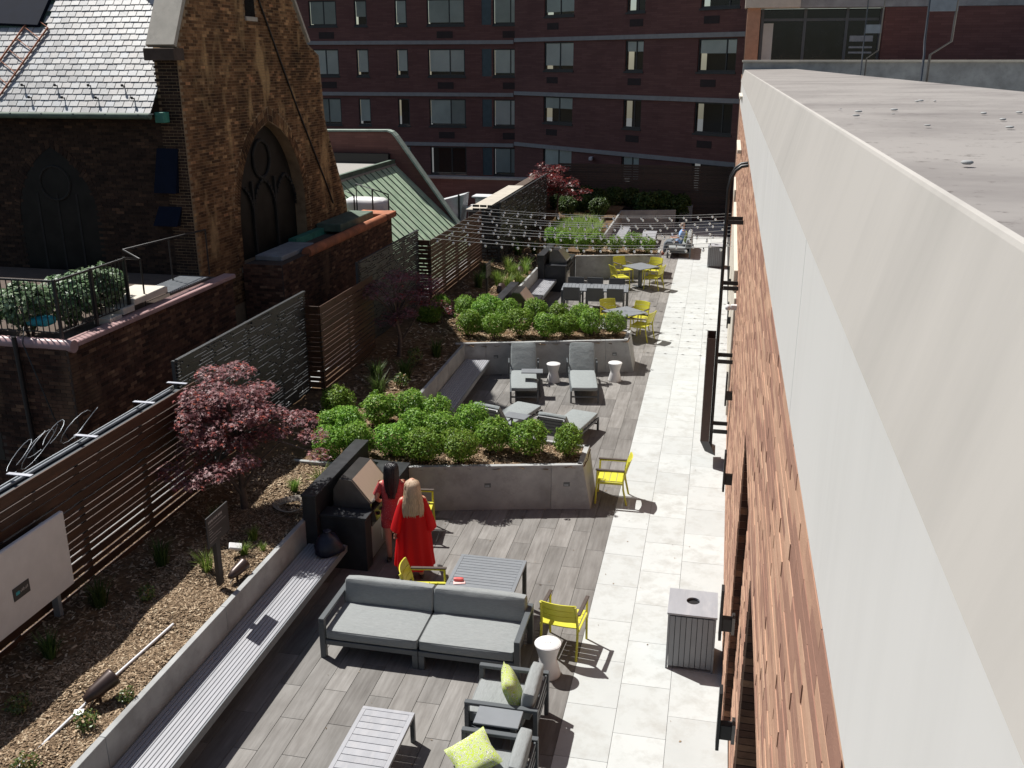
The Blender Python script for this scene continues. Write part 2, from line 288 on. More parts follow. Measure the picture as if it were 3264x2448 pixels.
# ------------------------------------------------------------------ geometry helpers
class MB:
    def __init__(s): s.v = []; s.f = []; s.sm = []
    def add(s, vs, fs, smooth=False):
        o = len(s.v); s.v += [tuple(p) for p in vs]; s.f += [tuple(i+o for i in f) for f in fs]; s.sm += [smooth]*len(fs); return s
    def box(s, x0, x1, y0, y1, z0, z1, b=0.0, Mx=None):
        if x0 > x1: x0, x1 = x1, x0
        if y0 > y1: y0, y1 = y1, y0
        if z0 > z1: z0, z1 = z1, z0
        if b <= 0:
            vs = [(x, y, z) for z in (z0, z1) for y in (y0, y1) for x in (x0, x1)]
            fs = [(0, 2, 3, 1), (4, 5, 7, 6), (0, 1, 5, 4), (2, 6, 7, 3), (0, 4, 6, 2), (1, 3, 7, 5)]
        else:
            vs = []; idx = {}
            X = (x0, x1); Y = (y0, y1); Z = (z0, z1)
            for i in (0, 1):
                for j in (0, 1):
                    for k in (0, 1):
                        for a in range(3):
                            p = [X[i], Y[j], Z[k]]
                            for q, (lo, hi, e) in enumerate(((x0, x1, i), (y0, y1, j), (z0, z1, k))):
                                if q != a: p[q] += b if e == 0 else -b
                            idx[(i, j, k, a)] = len(vs); vs.append(tuple(p))
            fs = []
            def q4(a, l4): fs.append(tuple(idx[(*t, a)] for t in l4))
            q4(0, [(0, 0, 0), (0, 0, 1), (0, 1, 1), (0, 1, 0)]); q4(0, [(1, 0, 0), (1, 1, 0), (1, 1, 1), (1, 0, 1)])
            q4(1, [(0, 0, 0), (1, 0, 0), (1, 0, 1), (0, 0, 1)]); q4(1, [(0, 1, 0), (0, 1, 1), (1, 1, 1), (1, 1, 0)])
            q4(2, [(0, 0, 0), (0, 1, 0), (1, 1, 0), (1, 0, 0)]); q4(2, [(0, 0, 1), (1, 0, 1), (1, 1, 1), (0, 1, 1)])
            for a, b2, c in ((0, 1, 2), (0, 2, 1), (1, 2, 0)):
                for e in (0, 1):
                    for g in (0, 1):
                        def t(w):
                            u = [0, 0, 0]; u[a] = e; u[b2] = g; u[c] = w; return tuple(u)
                        fs.append((idx[(*t(0), a)], idx[(*t(1), a)], idx[(*t(1), b2)], idx[(*t(0), b2)]))
            for i in (0, 1):
                for j in (0, 1):
                    for k in (0, 1): fs.append((idx[(i, j, k, 0)], idx[(i, j, k, 1)], idx[(i, j, k, 2)]))
        if Mx is not None: vs = [Mx @ Vector(p) for p in vs]
        return s.add(vs, fs)
    def prism(s, poly, z0, z1, Mx=None):
        n = len(poly); vs = [(x, y, z0) for x, y in poly]+[(x, y, z1) for x, y in poly]
        fs = [tuple(range(n-1, -1, -1)), tuple(range(n, 2*n))]+[(i, (i+1) % n, n+(i+1) % n, n+i) for i in range(n)]
        if Mx is not None: vs = [Mx @ Vector(p) for p in vs]
        return s.add(vs, fs)
    def tube(s, path, r, n=8, smooth=True, cap=True):
        P = [Vector(p) for p in path]; rings = []
        rr = r if isinstance(r, (list, tuple)) else [r]*len(P)
        up = Vector((0.13, 0.21, 0.97))
        for i, p in enumerate(P):
            d = (P[min(i+1, len(P)-1)]-P[max(i-1, 0)]).normalized()
            u = d.cross(up)
            if u.length < 0.05: u = d.cross(Vector((1, 0.1, 0)))
            u.normalize(); w = d.cross(u)
            rings.append([p+(u*math.cos(a)+w*math.sin(a))*rr[i] for a in [2*math.pi*k/n for k in range(n)]])
        return s.loft(rings, smooth, cap)
    def loft(s, rings, smooth=True, cap=True):
        n = len(rings[0]); vs = [p for r in rings for p in r]
        fs = [(i*n+k, i*n+(k+1) % n, (i+1)*n+(k+1) % n, (i+1)*n+k) for i in range(len(rings)-1) for k in range(n)]
        s.add(vs, fs, smooth)
        if cap: 
            s.add(rings[0], [tuple(range(n-1, -1, -1))]); s.add(rings[-1], [tuple(range(n))])
        return s
    def lathe(s, prof, n=24, c=(0, 0, 0), smooth=True, cap=True, Mx=None):
        rings = [[Vector((c[0]+r*math.cos(2*math.pi*k/n), c[1]+r*math.sin(2*math.pi*k/n), c[2]+z)) for k in range(n)] for r, z in prof]
        if Mx is not None: rings = [[Mx @ p for p in rg] for rg in rings]
        return s.loft(rings, smooth, cap)
    def ball(s, c, rx, ry=None, rz=None, n=14, m=9):
        ry = ry or rx; rz = rz or rx
        rings = []
        for i in range(1, m):
            t = math.pi*i/m
            rings.append([Vector((c[0]+rx*math.sin(t)*math.cos(2*math.pi*k/n), c[1]+ry*math.sin(t)*math.sin(2*math.pi*k/n), c[2]-rz*math.cos(t))) for k in range(n)])
        s.loft(rings, True, True); return s
    def cushion(s, x0, x1, y0, y1, z0, z1, r=0.05, puff=0.02, Mx=None, n=8):
        cx, cy_, cz = (x0+x1)/2, (y0+y1)/2, (z0+z1)/2; h = ((x1-x0)/2, (y1-y0)/2, (z1-z0)/2)
        for ax in range(3):
            a, b = [(1, 2), (2, 0), (0, 1)][ax]
            for sg in (-1, 1):
                vs = []
                for i in range(n+1):
                    for j in range(n+1):
                        q = [0, 0, 0]; q[ax] = sg; q[a] = -1+2*i/n; q[b] = -1+2*j/n
                        p = [q[t]*h[t] for t in range(3)]
                        inn = [max(-h[t]+r, min(h[t]-r, p[t])) for t in range(3)]
                        d = Vector([p[t]-inn[t] for t in range(3)])
                        o = Vector(inn)+(d.normalized()*r if d.length > 1e-6 else d)
                        k = (1-q[a]**2)*(1-q[b]**2)
                        o[ax] += sg*puff*k
                        o = o+Vector((cx, cy_, cz))
                        vs.append(Mx @ o if Mx is not None else o)
                fs = []
                for i in range(n):
                    for j in range(n):
                        f = (i*(n+1)+j, (i+1)*(n+1)+j, (i+1)*(n+1)+j+1, i*(n+1)+j+1)
                        fs.append(f if sg > 0 else f[::-1])
                s.add(vs, fs, True)
        return s
    def mesh(s, name, mat):
        me = bpy.data.meshes.new(name); me.from_pydata([tuple(p) for p in s.v], [], s.f); me.validate()
        if len(me.polygons) == len(s.sm): me.polygons.foreach_set('use_smooth', s.sm)
        if mat: me.materials.append(M(mat) if isinstance(mat, str) else mat)
        me.update(); return me
    def build(s, name, mat, parent=None, off=None):
        if off is not None: s.v = [(p[0]-off[0], p[1]-off[1], p[2]-off[2]) for p in s.v]
        return link(name, s.mesh(name, mat), parent)
def link(name, me, parent=None, loc=None):
    o = bpy.data.objects.new(name, me); col.objects.link(o)
    if parent is not None: o.parent = parent
    if loc is not None: o.location = loc
    return o
USED_LABELS = {}
def tag(o, label=None, cat=None, group=None, kind=None):
    if label: o['label'] = label
    if cat: o['category'] = cat
    if group: o['group'] = group
    if kind: o['kind'] = kind
    return o
def thing(name, label, cat, loc=(0, 0, 0), rz=0.0, group=None):
    o = bpy.data.objects.new(name, None); col.objects.link(o); o.empty_display_size = 0.2
    o.location = loc; o.rotation_euler = (0, 0, rz)
    return tag(o, label, cat, group)
def children(o): return [c for c in bpy.data.objects if c.parent == o]
KIDS = {}
def kids(o):
    if o.name not in KIDS: KIDS[o.name] = children(o)
    return KIDS[o.name]
def copy_tree(o, parent=None):
    c = o.copy(); col.objects.link(c); c.parent = parent
    for ch in kids(o): copy_tree(ch, c)
    return c
def place(o, loc, rz, label, group=None):
    c = copy_tree(o); c.location = loc; c.rotation_euler = (0, 0, rz); tag(c, label, None, group); return c
def first(o, loc, rz, label, group=None):
    o.location = loc; o.rotation_euler = (0, 0, rz); tag(o, label, None, group); return o
class Fleet:
    """the first placing uses the original, later ones copies of it"""
    def __init__(s, proto): s.p = proto; s.n = 0; kids(proto); [kids(k) for k in kids(proto)]
    def put(s, loc, rz, label, group=None):
        s.n += 1
        return first(s.p, loc, rz, label, group) if s.n == 1 else place(s.p, loc, rz, label, group)
def face(dx, dy): return math.atan2(-dx, dy)          # rotation that turns local +y to (dx, dy)
ORD = ['first', 'second', 'third', 'fourth', 'fifth', 'sixth', 'seventh', 'eighth', 'ninth', 'tenth', 'eleventh', 'twelfth', 'thirteenth']
def inpoly(x, y, P):
    c = False; j = len(P)-1
    for i in range(len(P)):
        if (P[i][1] > y) != (P[j][1] > y) and x < (P[j][0]-P[i][0])*(y-P[i][1])/(P[j][1]-P[i][1])+P[i][0]: c = not c
        j = i
    return c
BOXV = [(x, y, z) for z in (0, 1) for y in (0, 1) for x in (0, 1)]

def bricks(u0, u1, z0, z1, L, C, keep, gap=0.01, half=True):
    """running bond: (u, z, length, height) of every brick kept by keep(u, z)"""
    out = []; row = 0; z = z0
    while z < z1-0.01:
        u = u0-(L/2 if row % 2 else 0)
        while u < u1:
            a = max(u, u0); b = min(u+L, u1)
            if b-a > 0.05 and keep((a+b)/2, z+C/2): out.append((a+gap/2, z+gap/2, b-a-gap, C-gap))
            u += L
        z += C; row += 1
    return out
def brickwork(parent, off, lst, to_world, depth, mat_one, mat_many, rank, most=300, jit=0.004, seed=1):
    """bricks as 5-sided blocks on a wall face: the ones that show largest as parts, the rest as one part.
    to_world(u, d, z) gives the point, d > 0 standing out of the wall"""
    rr = random.Random(seed)
    lst = sorted(lst, key=rank)
    one, many = lst[:most], lst[most:]
    o = Vector(to_world(0, 0, 0)); eu = Vector(to_world(1, 0, 0))-o; ed = Vector(to_world(0, 1, 0))-o; ez = Vector((0, 0, 1))
    faces = [(0, 1, 3, 2), (0, 4, 5, 1), (1, 5, 7, 3), (3, 7, 6, 2), (2, 6, 4, 0)]
    cache = {}
    mb = MB()
    def vs(Lb, Hb, d): return [(x*Lb, dd, z*Hb) for dd in (d, 0) for z in (0, 1) for x in (0, 1)]
    for i, (u, z, Lb, Hb) in enumerate(one):
        d = depth+rr.choice((-1, 0, 1))*jit
        key = (round(Lb, 3), round(Hb, 3), round(d, 4))
        if key not in cache:
            m = MB(); m.add([(eu*p[0]+ed*p[1]+ez*p[2]) for p in vs(Lb, Hb, d)], faces); cache[key] = m.mesh('brick', mat_one)
        link('brick', cache[key], parent, o+eu*u+ez*z-Vector(off))
    for (u, z, Lb, Hb) in many:
        d = depth+rr.uniform(-jit, jit)
        mb.add([(o+eu*(u+p[0])+ed*p[1]+ez*(z+p[2])-Vector(off)) for p in vs(Lb, Hb, d)], faces)
    if many: tag(mb.build('brick_courses', mat_many, parent), kind='stuff')

# ------------------------------------------------------------------ ground, deck, paving
tag(MB().box(-160, 160, -120, 220, -4.3, -4.2).build('ground', 'asphalt'), kind='structure')
P1 = [(-5.85, 14.28), (-4.9, 14.48), (-1.98, 15.16), (-1.98, 16.07), (-2.9, 16.2), (-5.25, 16.75), (-5.85, 16.9)]
P2 = [(-5.85, 22.05), (-1.98, 23.2), (-2.02, 24.12), (-2.9, 24.3), (-5.85, 25.0)]
P3 = [(-4.9, 33.86), (-1.95, 34.69), (-1.96, 35.86), (-2.8, 36.05), (-4.4, 36.9), (-4.9, 37.0)]
ISL = [(12.3, 14.47), (25.1, 27.2), (31.6, 33.85)]
def covered(x, y):
    if any(inpoly(x, y, P) for P in (P1, P2, P3)): return True
    if x < -4.9 and any(a < y < b for a, b in ISL): return True
    return x < -4.45 and y > 34.2
deck = tag(MB().box(-6.0, -1.4, 4.5, 48.6, -0.12, -0.016).build('deck', 'grout'), kind='structure')
pl = []
for k in range(15):
    x1 = -1.4-0.3*k; y = 9.43+(0.0 if k % 2 else -0.61)-1.22*4
    while y < 48.4:
        if not all(covered(x1-0.3*t, y+1.22*q) for t in (0.05, 0.5, 0.95) for q in (0.05, 0.5, 0.95)): pl.append((x1, y))
        y += 1.22
pl.sort(key=lambda p: p[1]+abs(p[0]+3)*0.3 if p[1] > 5.4 else 99)
pm = MB().box(-0.2975, -0.0025, 0.0025, 1.2175, -0.016, 0, 0.0015).mesh('plank', 'plank')
mb = MB()
for i, (x, y) in enumerate(pl):
    if i < 300: link('plank', pm, deck, (x, y, rnd.uniform(-0.0006, 0.0006)))
    else: mb.box(x-0.2975, x-0.0025, y+0.0025, y+1.2175, -0.016, rnd.uniform(-0.0006, 0.0006))
tag(mb.build('planks', 'plank', deck), kind='stuff')
walk = tag(MB().box(-1.399, 0.9, 4.5, 48.6, -0.121, -0.017).build('walkway', 'grout'), kind='structure')
tm = MB().box(0.002, 0.608, 0.002, 0.958, -0.017, 0.0, 0.0012).mesh('tile', 'tile')
tm3 = MB().box(0.002, 0.70, 0.002, 0.958, -0.017, 0.0, 0.0012).mesh('tile', 'tile')
for c3, (x, y0) in enumerate(((-1.4, 12.68), (-0.79, 13.2), (-0.18, 12.67))):
    y = y0-0.96*8
    while y < 48:
        link('tile', tm3 if c3 == 2 else tm, walk, (x, y, 0.001+rnd.uniform(-0.0005, 0.0005))); y += 0.96

# ------------------------------------------------------------------ planting beds
def bed_z(x, y): return 0.77+0.15*max(0, min(1, (-6.0-x)/1.6))+0.022*math.sin(x*5.1+y*2.3)+0.018*math.sin(y*4.7-x*3.1)
W4X = -4.42
def wall_x(y): return W4X if y > 34.2 else -5.85
mb = MB(); nx = 22; ys = [4.0+0.3*i for i in range(150)]
vs_ = []
for y in ys:
    xr = wall_x(y)-0.02
    for i in range(nx+1):
        x = -8.1+(xr+8.1)*i/nx; vs_.append((x, y, bed_z(x, y)))
mb.add(vs_, [(j*(nx+1)+i, j*(nx+1)+i+1, (j+1)*(nx+1)+i+1, (j+1)*(nx+1)+i) for j in range(len(ys)-1) for i in range(nx)], True)
def soil_poly(P, z):
    x0, x1 = min(p[0] for p in P), max(p[0] for p in P); y0, y1 = min(p[1] for p in P), max(p[1] for p in P); st = 0.1
    idx = {}; vv = []; ff = []
    def vid(i, j):
        if (i, j) not in idx:
            x = x0+i*st; y = y0+j*st; idx[(i, j)] = len(vv)
            vv.append((x, y, z+0.02*math.sin(x*6+y*2.2)+0.018*math.sin(y*7.7-x*2)+0.01*math.sin(31*x+17*y)))
        return idx[(i, j)]
    for i in range(int((x1-x0)/st)+1):
        for j in range(int((y1-y0)/st)+1):
            if inpoly(x0+(i+.5)*st, y0+(j+.5)*st, P): ff.append((vid(i, j), vid(i+1, j), vid(i+1, j+1), vid(i, j+1)))
    return vv, ff
for P in (P1, P2, P3): mb.add(*soil_poly(P, 0.765), True)
tag(mb.build('soil_bed', 'soil'), kind='structure')
# bark chips lying on the beds
mb = MB(); rr = random.Random(5)
def chips(n, sample, zf, big=1.0):
    for _ in range(n):
        x, y = sample()
        a = rr.uniform(0, 6.283); L = rr.uniform(0.012, 0.034)*big; w = rr.uniform(0.004, 0.010)*big; t = rr.uniform(-0.5, 0.5); tz = rr.uniform(-0.35, 0.35)
        ux, uy = math.cos(a), math.sin(a); z = zf(x, y)+rr.uniform(0.003, 0.016)
        mb.add([(x-ux*L+uy*w, y-uy*L-ux*w, z-L*tz-w*t), (x+ux*L+uy*w, y+uy*L-ux*w, z+L*tz-w*t), (x+ux*L-uy*w, y+uy*L+ux*w, z+L*tz+w*t), (x-ux*L-uy*w, y-uy*L+ux*w, z-L*tz+w*t)], [(0, 1, 2, 3)])
chips(30000, lambda: (rr.uniform(-7.0, -5.9), rr.uniform(5.8, 12.6)), bed_z)
chips(5000, lambda: (rr.uniform(-8.0, -6.8), rr.uniform(6.5, 14)), bed_z, 1.2)
chips(5000, lambda: (rr.uniform(-7.2, -5.9), rr.uniform(12.6, 14.4)), bed_z, 1.2)
chips(5000, lambda: (rr.uniform(-7.6, -5.9), rr.uniform(16, 34)), bed_z, 2.0)
def inP(P):
    x0, x1 = min(p[0] for p in P), max(p[0] for p in P); y0, y1 = min(p[1] for p in P), max(p[1] for p in P)
    def f():
        while True:
            x, y = rr.uniform(x0, x1), rr.uniform(y0, y1)
            if inpoly(x, y, P): return x, y
    return f
for P, nn, bg in ((P1, 9000, 1.15), (P2, 5000, 1.4), (P3, 2500, 1.8)): chips(nn, inP(P), lambda x, y: 0.775, bg)
tag(mb.build('mulch', 'mulch'), 'brown bark mulch spread over the planting beds', 'mulch', kind='stuff')

# ------------------------------------------------------------------ concrete walls and planters
def seg(mb, p, q, z0, z1, t, side=1, b=0.004):
    p = Vector((p[0], p[1], 0)); q = Vector((q[0], q[1], 0)); d = q-p; L = d.length
    Mx = Matrix.Translation(p) @ Matrix.Rotation(math.atan2(d.y, d.x), 4, 'Z')
    mb.box(0, L, 0, t*side, z0, z1, b, Mx)
def planter(label, fl, fr, fr_base, er, back, splits, lights, zt=0.83):
    """front wall from fl to fr, leaning end wall fr-er, rear wall er-back"""
    root = thing('concrete_planter', label, 'planter', (fr[0], fr[1], 0))
    off = (fr[0], fr[1], 0)
    A = Vector((*fl, 0)); B = Vector((*fr, 0)); d = (B-A); L = d.length; u = d/L
    nrm = Vector((u.y, -u.x, 0))
    s0 = 0.0
    for s1 in splits+[L]:
        m = MB(); seg(m, A+u*(s0+0.002), A+u*(s1-0.002), 0, zt, 0.09); 
        if s1 == L:                                   # the last panel widens to the leaning corner
            m.v = [(x+(fr_base[0]-fr[0])*(1-z/zt) if (Vector((x, y, 0))-A).dot(u) > L-0.02 else x, y, z) for x, y, z in m.v]
        m.build('front_panel', 'concrete', root, off); s0 = s1
    dx = fr_base[0]-fr[0]
    m = MB(); y0, y1 = fr[1]+0.02, er[1]
    m.add([(fr[0]+dx, y0, 0), (fr[0]+dx*0.8, y1, 0), (fr[0], y1, zt), (fr[0], y0, zt), (fr[0]-0.09+dx, y0, 0), (fr[0]-0.09+dx*0.8, y1, 0), (fr[0]-0.09, y1, zt), (fr[0]-0.09, y0, zt)],
          [(0, 1, 2, 3), (4, 7, 6, 5), (3, 2, 6, 7), (0, 3, 7, 4), (1, 5, 6, 2)])
    m.build('end_panel', 'concrete', root, off)
    m = MB(); pts = [er]+back
    for p, q in zip(pts[:-1], pts[1:]): seg(m, p, q, 0, zt, 0.08)
    m.build('rear_panel', 'concrete', root, off)
    for s in lights:
        c = A+u*s
        Mx = Matrix.Translation(c) @ Matrix.Rotation(math.atan2(u.y, u.x), 4, 'Z')
        lm = MB().box(-0.055, 0.055, -0.004, 0.02, 0.43, 0.51, 0.002, Mx).build('step_light', 'frame_grey', root, off)
        MB().box(-0.045, 0.03, -0.007, -0.0035, 0.44, 0.475, 0, Mx).build('lens', 'galv', lm, off)
    return root
planter('grey concrete planter of rounded shrubs behind the nearest grill', (-4.88, 14.44), (-1.98, 15.16), (-1.82, 15.16), (-1.98, 16.07), [(-2.9, 16.2), (-5.25, 16.75), (-5.85, 16.9)], [2.45], [1.35, 2.72])
planter('grey concrete planter of shrubs behind the two facing loungers', (-6.1, 21.98), (-1.98, 23.2), (-1.80, 23.2), (-2.02, 24.12), [(-2.9, 24.3), (-5.0, 24.8)], [0.75, 1.7, 3.0, 3.75], [1.0, 3.98])
planter('far grey concrete planter behind the table with four yellow chairs', (-4.86, 33.86), (-1.95, 34.69), (-1.85, 34.69), (-1.96, 35.86), [(-2.8, 36.05), (-4.4, 36.9)], [1.3], [])
def retaining(label, pts, zt=0.83, joints=2.4):
    root = thing('retaining_wall', label, 'wall', (*pts[0], 0))
    for p, q in zip(pts[:-1], pts[1:]):
        a, b = Vector((*p, 0)), Vector((*q, 0)); L = (b-a).length; k = max(1, round(L/joints))
        for i in range(k):
            m = MB(); seg(m, a+(b-a)*((i+0.001)/k), a+(b-a)*((i+0.999)/k), -0.02, zt, 0.075)
            m.build('wall_panel', 'concrete', root, (*pts[0], 0))
    return root
retaining('low concrete retaining wall along the nearest long bench', [(-5.79, 4.6), (-5.79, 12.25)])
retaining('low concrete wall behind the bench by the loungers', [(-5.79, 16.9), (-5.86, 21.98)])
retaining('low concrete wall behind the bench between the two far grills', [(-5.8, 27.2), (-5.8, 31.6)])
retaining('low concrete wall around the far lounge corner', [(-4.36, 36.95), (-4.36, 45.3)])
retaining('concrete wall closing the far end of the lounge', [(-4.4, 45.32), (-1.9, 46.05)])
retaining('short concrete kerb wall left of the nearest planter', [(-8.0, 14.22), (-5.86, 14.26)], 0.86, 3)

# ------------------------------------------------------------------ wood fences, metal screens, boundary
FX, FTOP = -7.72, 2.73
def wood_fence(label, y0, y1, zbase, mat='ipe', end=False, pitch=0.107, top=FTOP, X=FX, posts=1.32):
    root = thing('wood_fence', label, 'fence', (X, y0, zbase)); off = (X, y0, zbase)
    z = top; heights = []
    pat = [0.15, 0.09, 0.09, 0.115, 0.11, 0.07, 0.07, 0.07, 0.115, 0.07, 0.07, 0.075, 0.11, 0.07, 0.115, 0.09, 0.115, 0.09, 0.115, 0.12]
    for i, h in enumerate(pat):
        g = 0.016 if i in (1, 2) else 0.026
        if z-h < zbase-0.1: break
        heights.append((z-h, z)); z -= h+g
    for a, b in heights:
        MB().box(-0.022, 0, 0, y1-y0, a-zbase, b-zbase, 0.0015).build('slat', mat, root)
        if end: MB().box(-0.38, -0.032, 0.0, 0.03, a-zbase, b-zbase, 0.002).build('end_slat', mat, root)
    n = max(2, int((y1-y0)/posts)+1)
    for i in range(n):
        y = 0.05+(y1-y0-0.15)*i/(n-1)
        MB().box(-0.11, -0.023, y, y+0.075, -0.1, heights[0][0]-zbase+0.02).build('post', 'frame_grey', root)
    return root
f1 = wood_fence('near brown slatted wood fence above the mulch bed with pink maple', 4.0, 12.75, 0.93)
wood_fence('middle brown slatted wood fence section in the shade behind dark maple', 17.65, 20.75, 0.9, end=True)
wood_fence('brown slatted wood fence section where the string lights start', 25.44, 31.4, 0.9, end=True)
# gutter and cable tray behind the near fence, with white straps over it
t = thing('cable_tray', 'grey metal tray behind the top of the near wood fence', 'tray', (-8.0, 4.0, 2.6)); off = (-8.0, 4.0, 2.6)
MB().box(-8.07, -7.86, 4.0, 12.7, 2.585, 2.60).build('tray_base', 'frame_grey', t, off)
MB().box(-8.075, -8.06, 4.0, 12.7, 2.60, 2.66).build('tray_lip', 'galv', t, off)
MB().tube([(-8.03, 4.0, 2.63), (-8.03, 12.6, 2.63)], 0.022).build('conduit', 'galv', t, off)
for y in (6.6, 7.85, 9.07, 10.35, 11.70, 12.6): MB().box(-8.10, -7.77, y-0.03, y+0.03, 2.735, 2.745).build('strap', 'strap_grey', t, off)
def screen(label, X, y0, y1, z0, z1, seed, end=None, k=1.0):
    root = thing('metal_screen', label, 'screen', (X, y0, z0)); off = (X, y0, z0)
    rr = random.Random(seed); mb = MB(); z = z0+0.02; row = 0
    while z < z1-0.05:
        y = y0+rr.uniform(-0.5, 0)
        while y < y1:
            L = rr.uniform(0.25, 0.8); h = 0.033*k; jx = rr.uniform(-0.02, 0.02)*(k > 1)
            mb.box(X-0.014+jx, X+0.014+jx, max(y, y0), min(y+L, y1), z, z+h)
            y += L+rr.choice((0.0, 0.02, 0.05))
        y = y0+0.1
        while y < y1-0.2:                       # short slats of the second layer leave the staggered slots
            L = rr.uniform(0.12, 0.45)
            if rr.random() < 0.5: mb.box(X-0.010, X+0.012, y, min(y+L, y1), z+0.0335*k, z+0.0555*k)
            y += L
        z += 0.056*k; row += 1
    tag(mb.build('slats', 'screen', root, off), kind='stuff')
    n = int((y1-y0)/1.5)+1
    for i in range(n+1):
        y = y0+(y1-y0)*i/n
        MB().box(X-0.075, X-0.018, y-0.03, y+0.03, z0-0.3, z1+0.01).build('post', 'screen', root, off)
    MB().box(X-0.03, X+0.03, y0, y1, z1, z1+0.03).build('top_rail', 'screen', root, off)
    if end:
        m2 = MB(); z = z0
        while z < z1-0.04:
            x = X-end
            while x < X-0.02:
                L = rr.uniform(0.1, 0.35); m2.box(x, min(x+L, X), y0-0.012, y0, z, z+0.036*k); x += L+rr.choice((0.01, 0.03, 0.06))
            z += 0.056*k
        tag(m2.build('end_slats', 'screen', root, off), kind='stuff')
screen('black metal lattice screen behind the pink maple', -8.06, 12.85, 17.7, 0.9, 3.0, 3)
screen('black metal lattice screen behind the shaded dark maple', -8.06, 20.8, 25.4, 0.9, 3.0, 4)
screen('tall black metal lattice screen beside the far red maple', -7.2, 31.9, 41.0, 0.75, 2.9, 6, end=0.95, k=2.1)
b = thing('boundary_wall', 'low dark wall under the fences and screens', 'wall', (-8.25, 3, -4)); off = (-8.25, 3, -4)
MB().box(-8.4, -8.11, 3.0, 32, -4.2, 0.88).build('wall', 'mortar_dark', b, off)
MB().box(-8.42, -8.09, 3.0, 32, 0.88, 0.93).build('cap', 'concrete', b, off)
b2 = thing('boundary_wall', 'tall beige-capped wall behind the far lattice screen', 'wall', (-8.25, 32, -4)); off = (-8.25, 32, -4)
MB().box(-8.4, -8.0, 32.3, 49, -4.2, 2.52).build('wall', 'mortar_dark', b2, off)
MB().box(-8.5, -7.86, 32.3, 39.3, 2.52, 2.60).build('cap', 'lime_stone', b2, off)
fence_far = thing('wood_fence', 'dark wood fence closing the far end of the terrace', 'fence', (-3.5, 49.0, 0)); off = (-3.5, 49.0, 0)
for i in range(21):
    z = 0.12+i*0.118
    MB().box(-8.0, 0.6, 49.0, 49.03, z, z+0.106, 0.002).build('slat', 'ipe_far', fence_far, off)
for i in range(7): MB().box(-7.9+i*1.38, -7.82+i*1.38, 49.031, 49.1, 0, 2.55).build('post', 'frame_grey', fence_far, off)
t = thing('cable_coil', 'loose grey cable loops behind the near wood fence', 'cable', (-8.5, 10.3, 2.4)); off = (-8.5, 10.3, 2.4)
for i in range(6):
    a0 = rnd.uniform(0, 6.28); cx, cyy, cz = -8.45+rnd.uniform(-.15, .1), 9.7+0.28*i, 2.62+rnd.uniform(-.05, .1); rx = rnd.uniform(0.12, 0.26)
    MB().tube([(cx+0.12*math.sin(a0+q*0.5), cyy+rx*1.5*math.cos(a0+q*0.5), cz+rx*math.sin(a0*1.3+q*0.5)) for q in range(11)], 0.005, 6).build('loop', 'galv', t, off)
MB().tube([(-8.45, 9.6, 2.5), (-8.3, 9.65, 1.6), (-8.25, 9.7, 0.93)], 0.012, 6).build('lead', 'galv', t, off)
# ------------------------------------------------------------------ furniture
def slat_bench(label, pts, z=0.45, w=0.61, n=11):
    """pts: the wall-side edge from near to far"""
    p, q = Vector((*pts[0], 0)), Vector((*pts[1], 0)); d = q-p; L = d.length
    root = thing('slat_bench', label, 'bench', p, math.atan2(d.y, d.x)-math.pi/2)
    sw = (w-0.03)/n
    for i in range(n):
        MB().box(0.015+i*sw+0.005, 0.015+(i+1)*sw-0.003, 0, L, z-0.03, z, 0.003).build('slat', 'bench_slat', root)
    MB().box(w-0.012, w+0.008, 0, L, z-0.11, z-0.004, 0.002).build('front_rail', 'slat_grey', root)
    k = max(2, int(L/1.3)+1)
    for i in range(k):
        y = 0.15+(L-0.35)*i/(k-1)
        MB().box(0.02, w-0.05, y, y+0.05, z-0.1, z-0.031).build('bracket', 'frame_grey', root)
        MB().box(0.3, 0.35, y, y+0.05, 0, z-0.1).build('leg', 'frame_grey', root)
    return root
slat_bench('long grey slatted bench against the retaining wall in the foreground', [(-5.785, 4.7), (-5.785, 12.26)])
slat_bench('shaded dark slatted bench beside the loungers', [(-5.76, 17.2), (-5.86, 22.0)])
slat_bench('slatted bench between the two far grills', [(-5.785, 27.25), (-5.785, 31.55)])
slat_bench('short slatted bench in the far lounge corner', [(-4.35, 38.2), (-4.35, 43.1)])

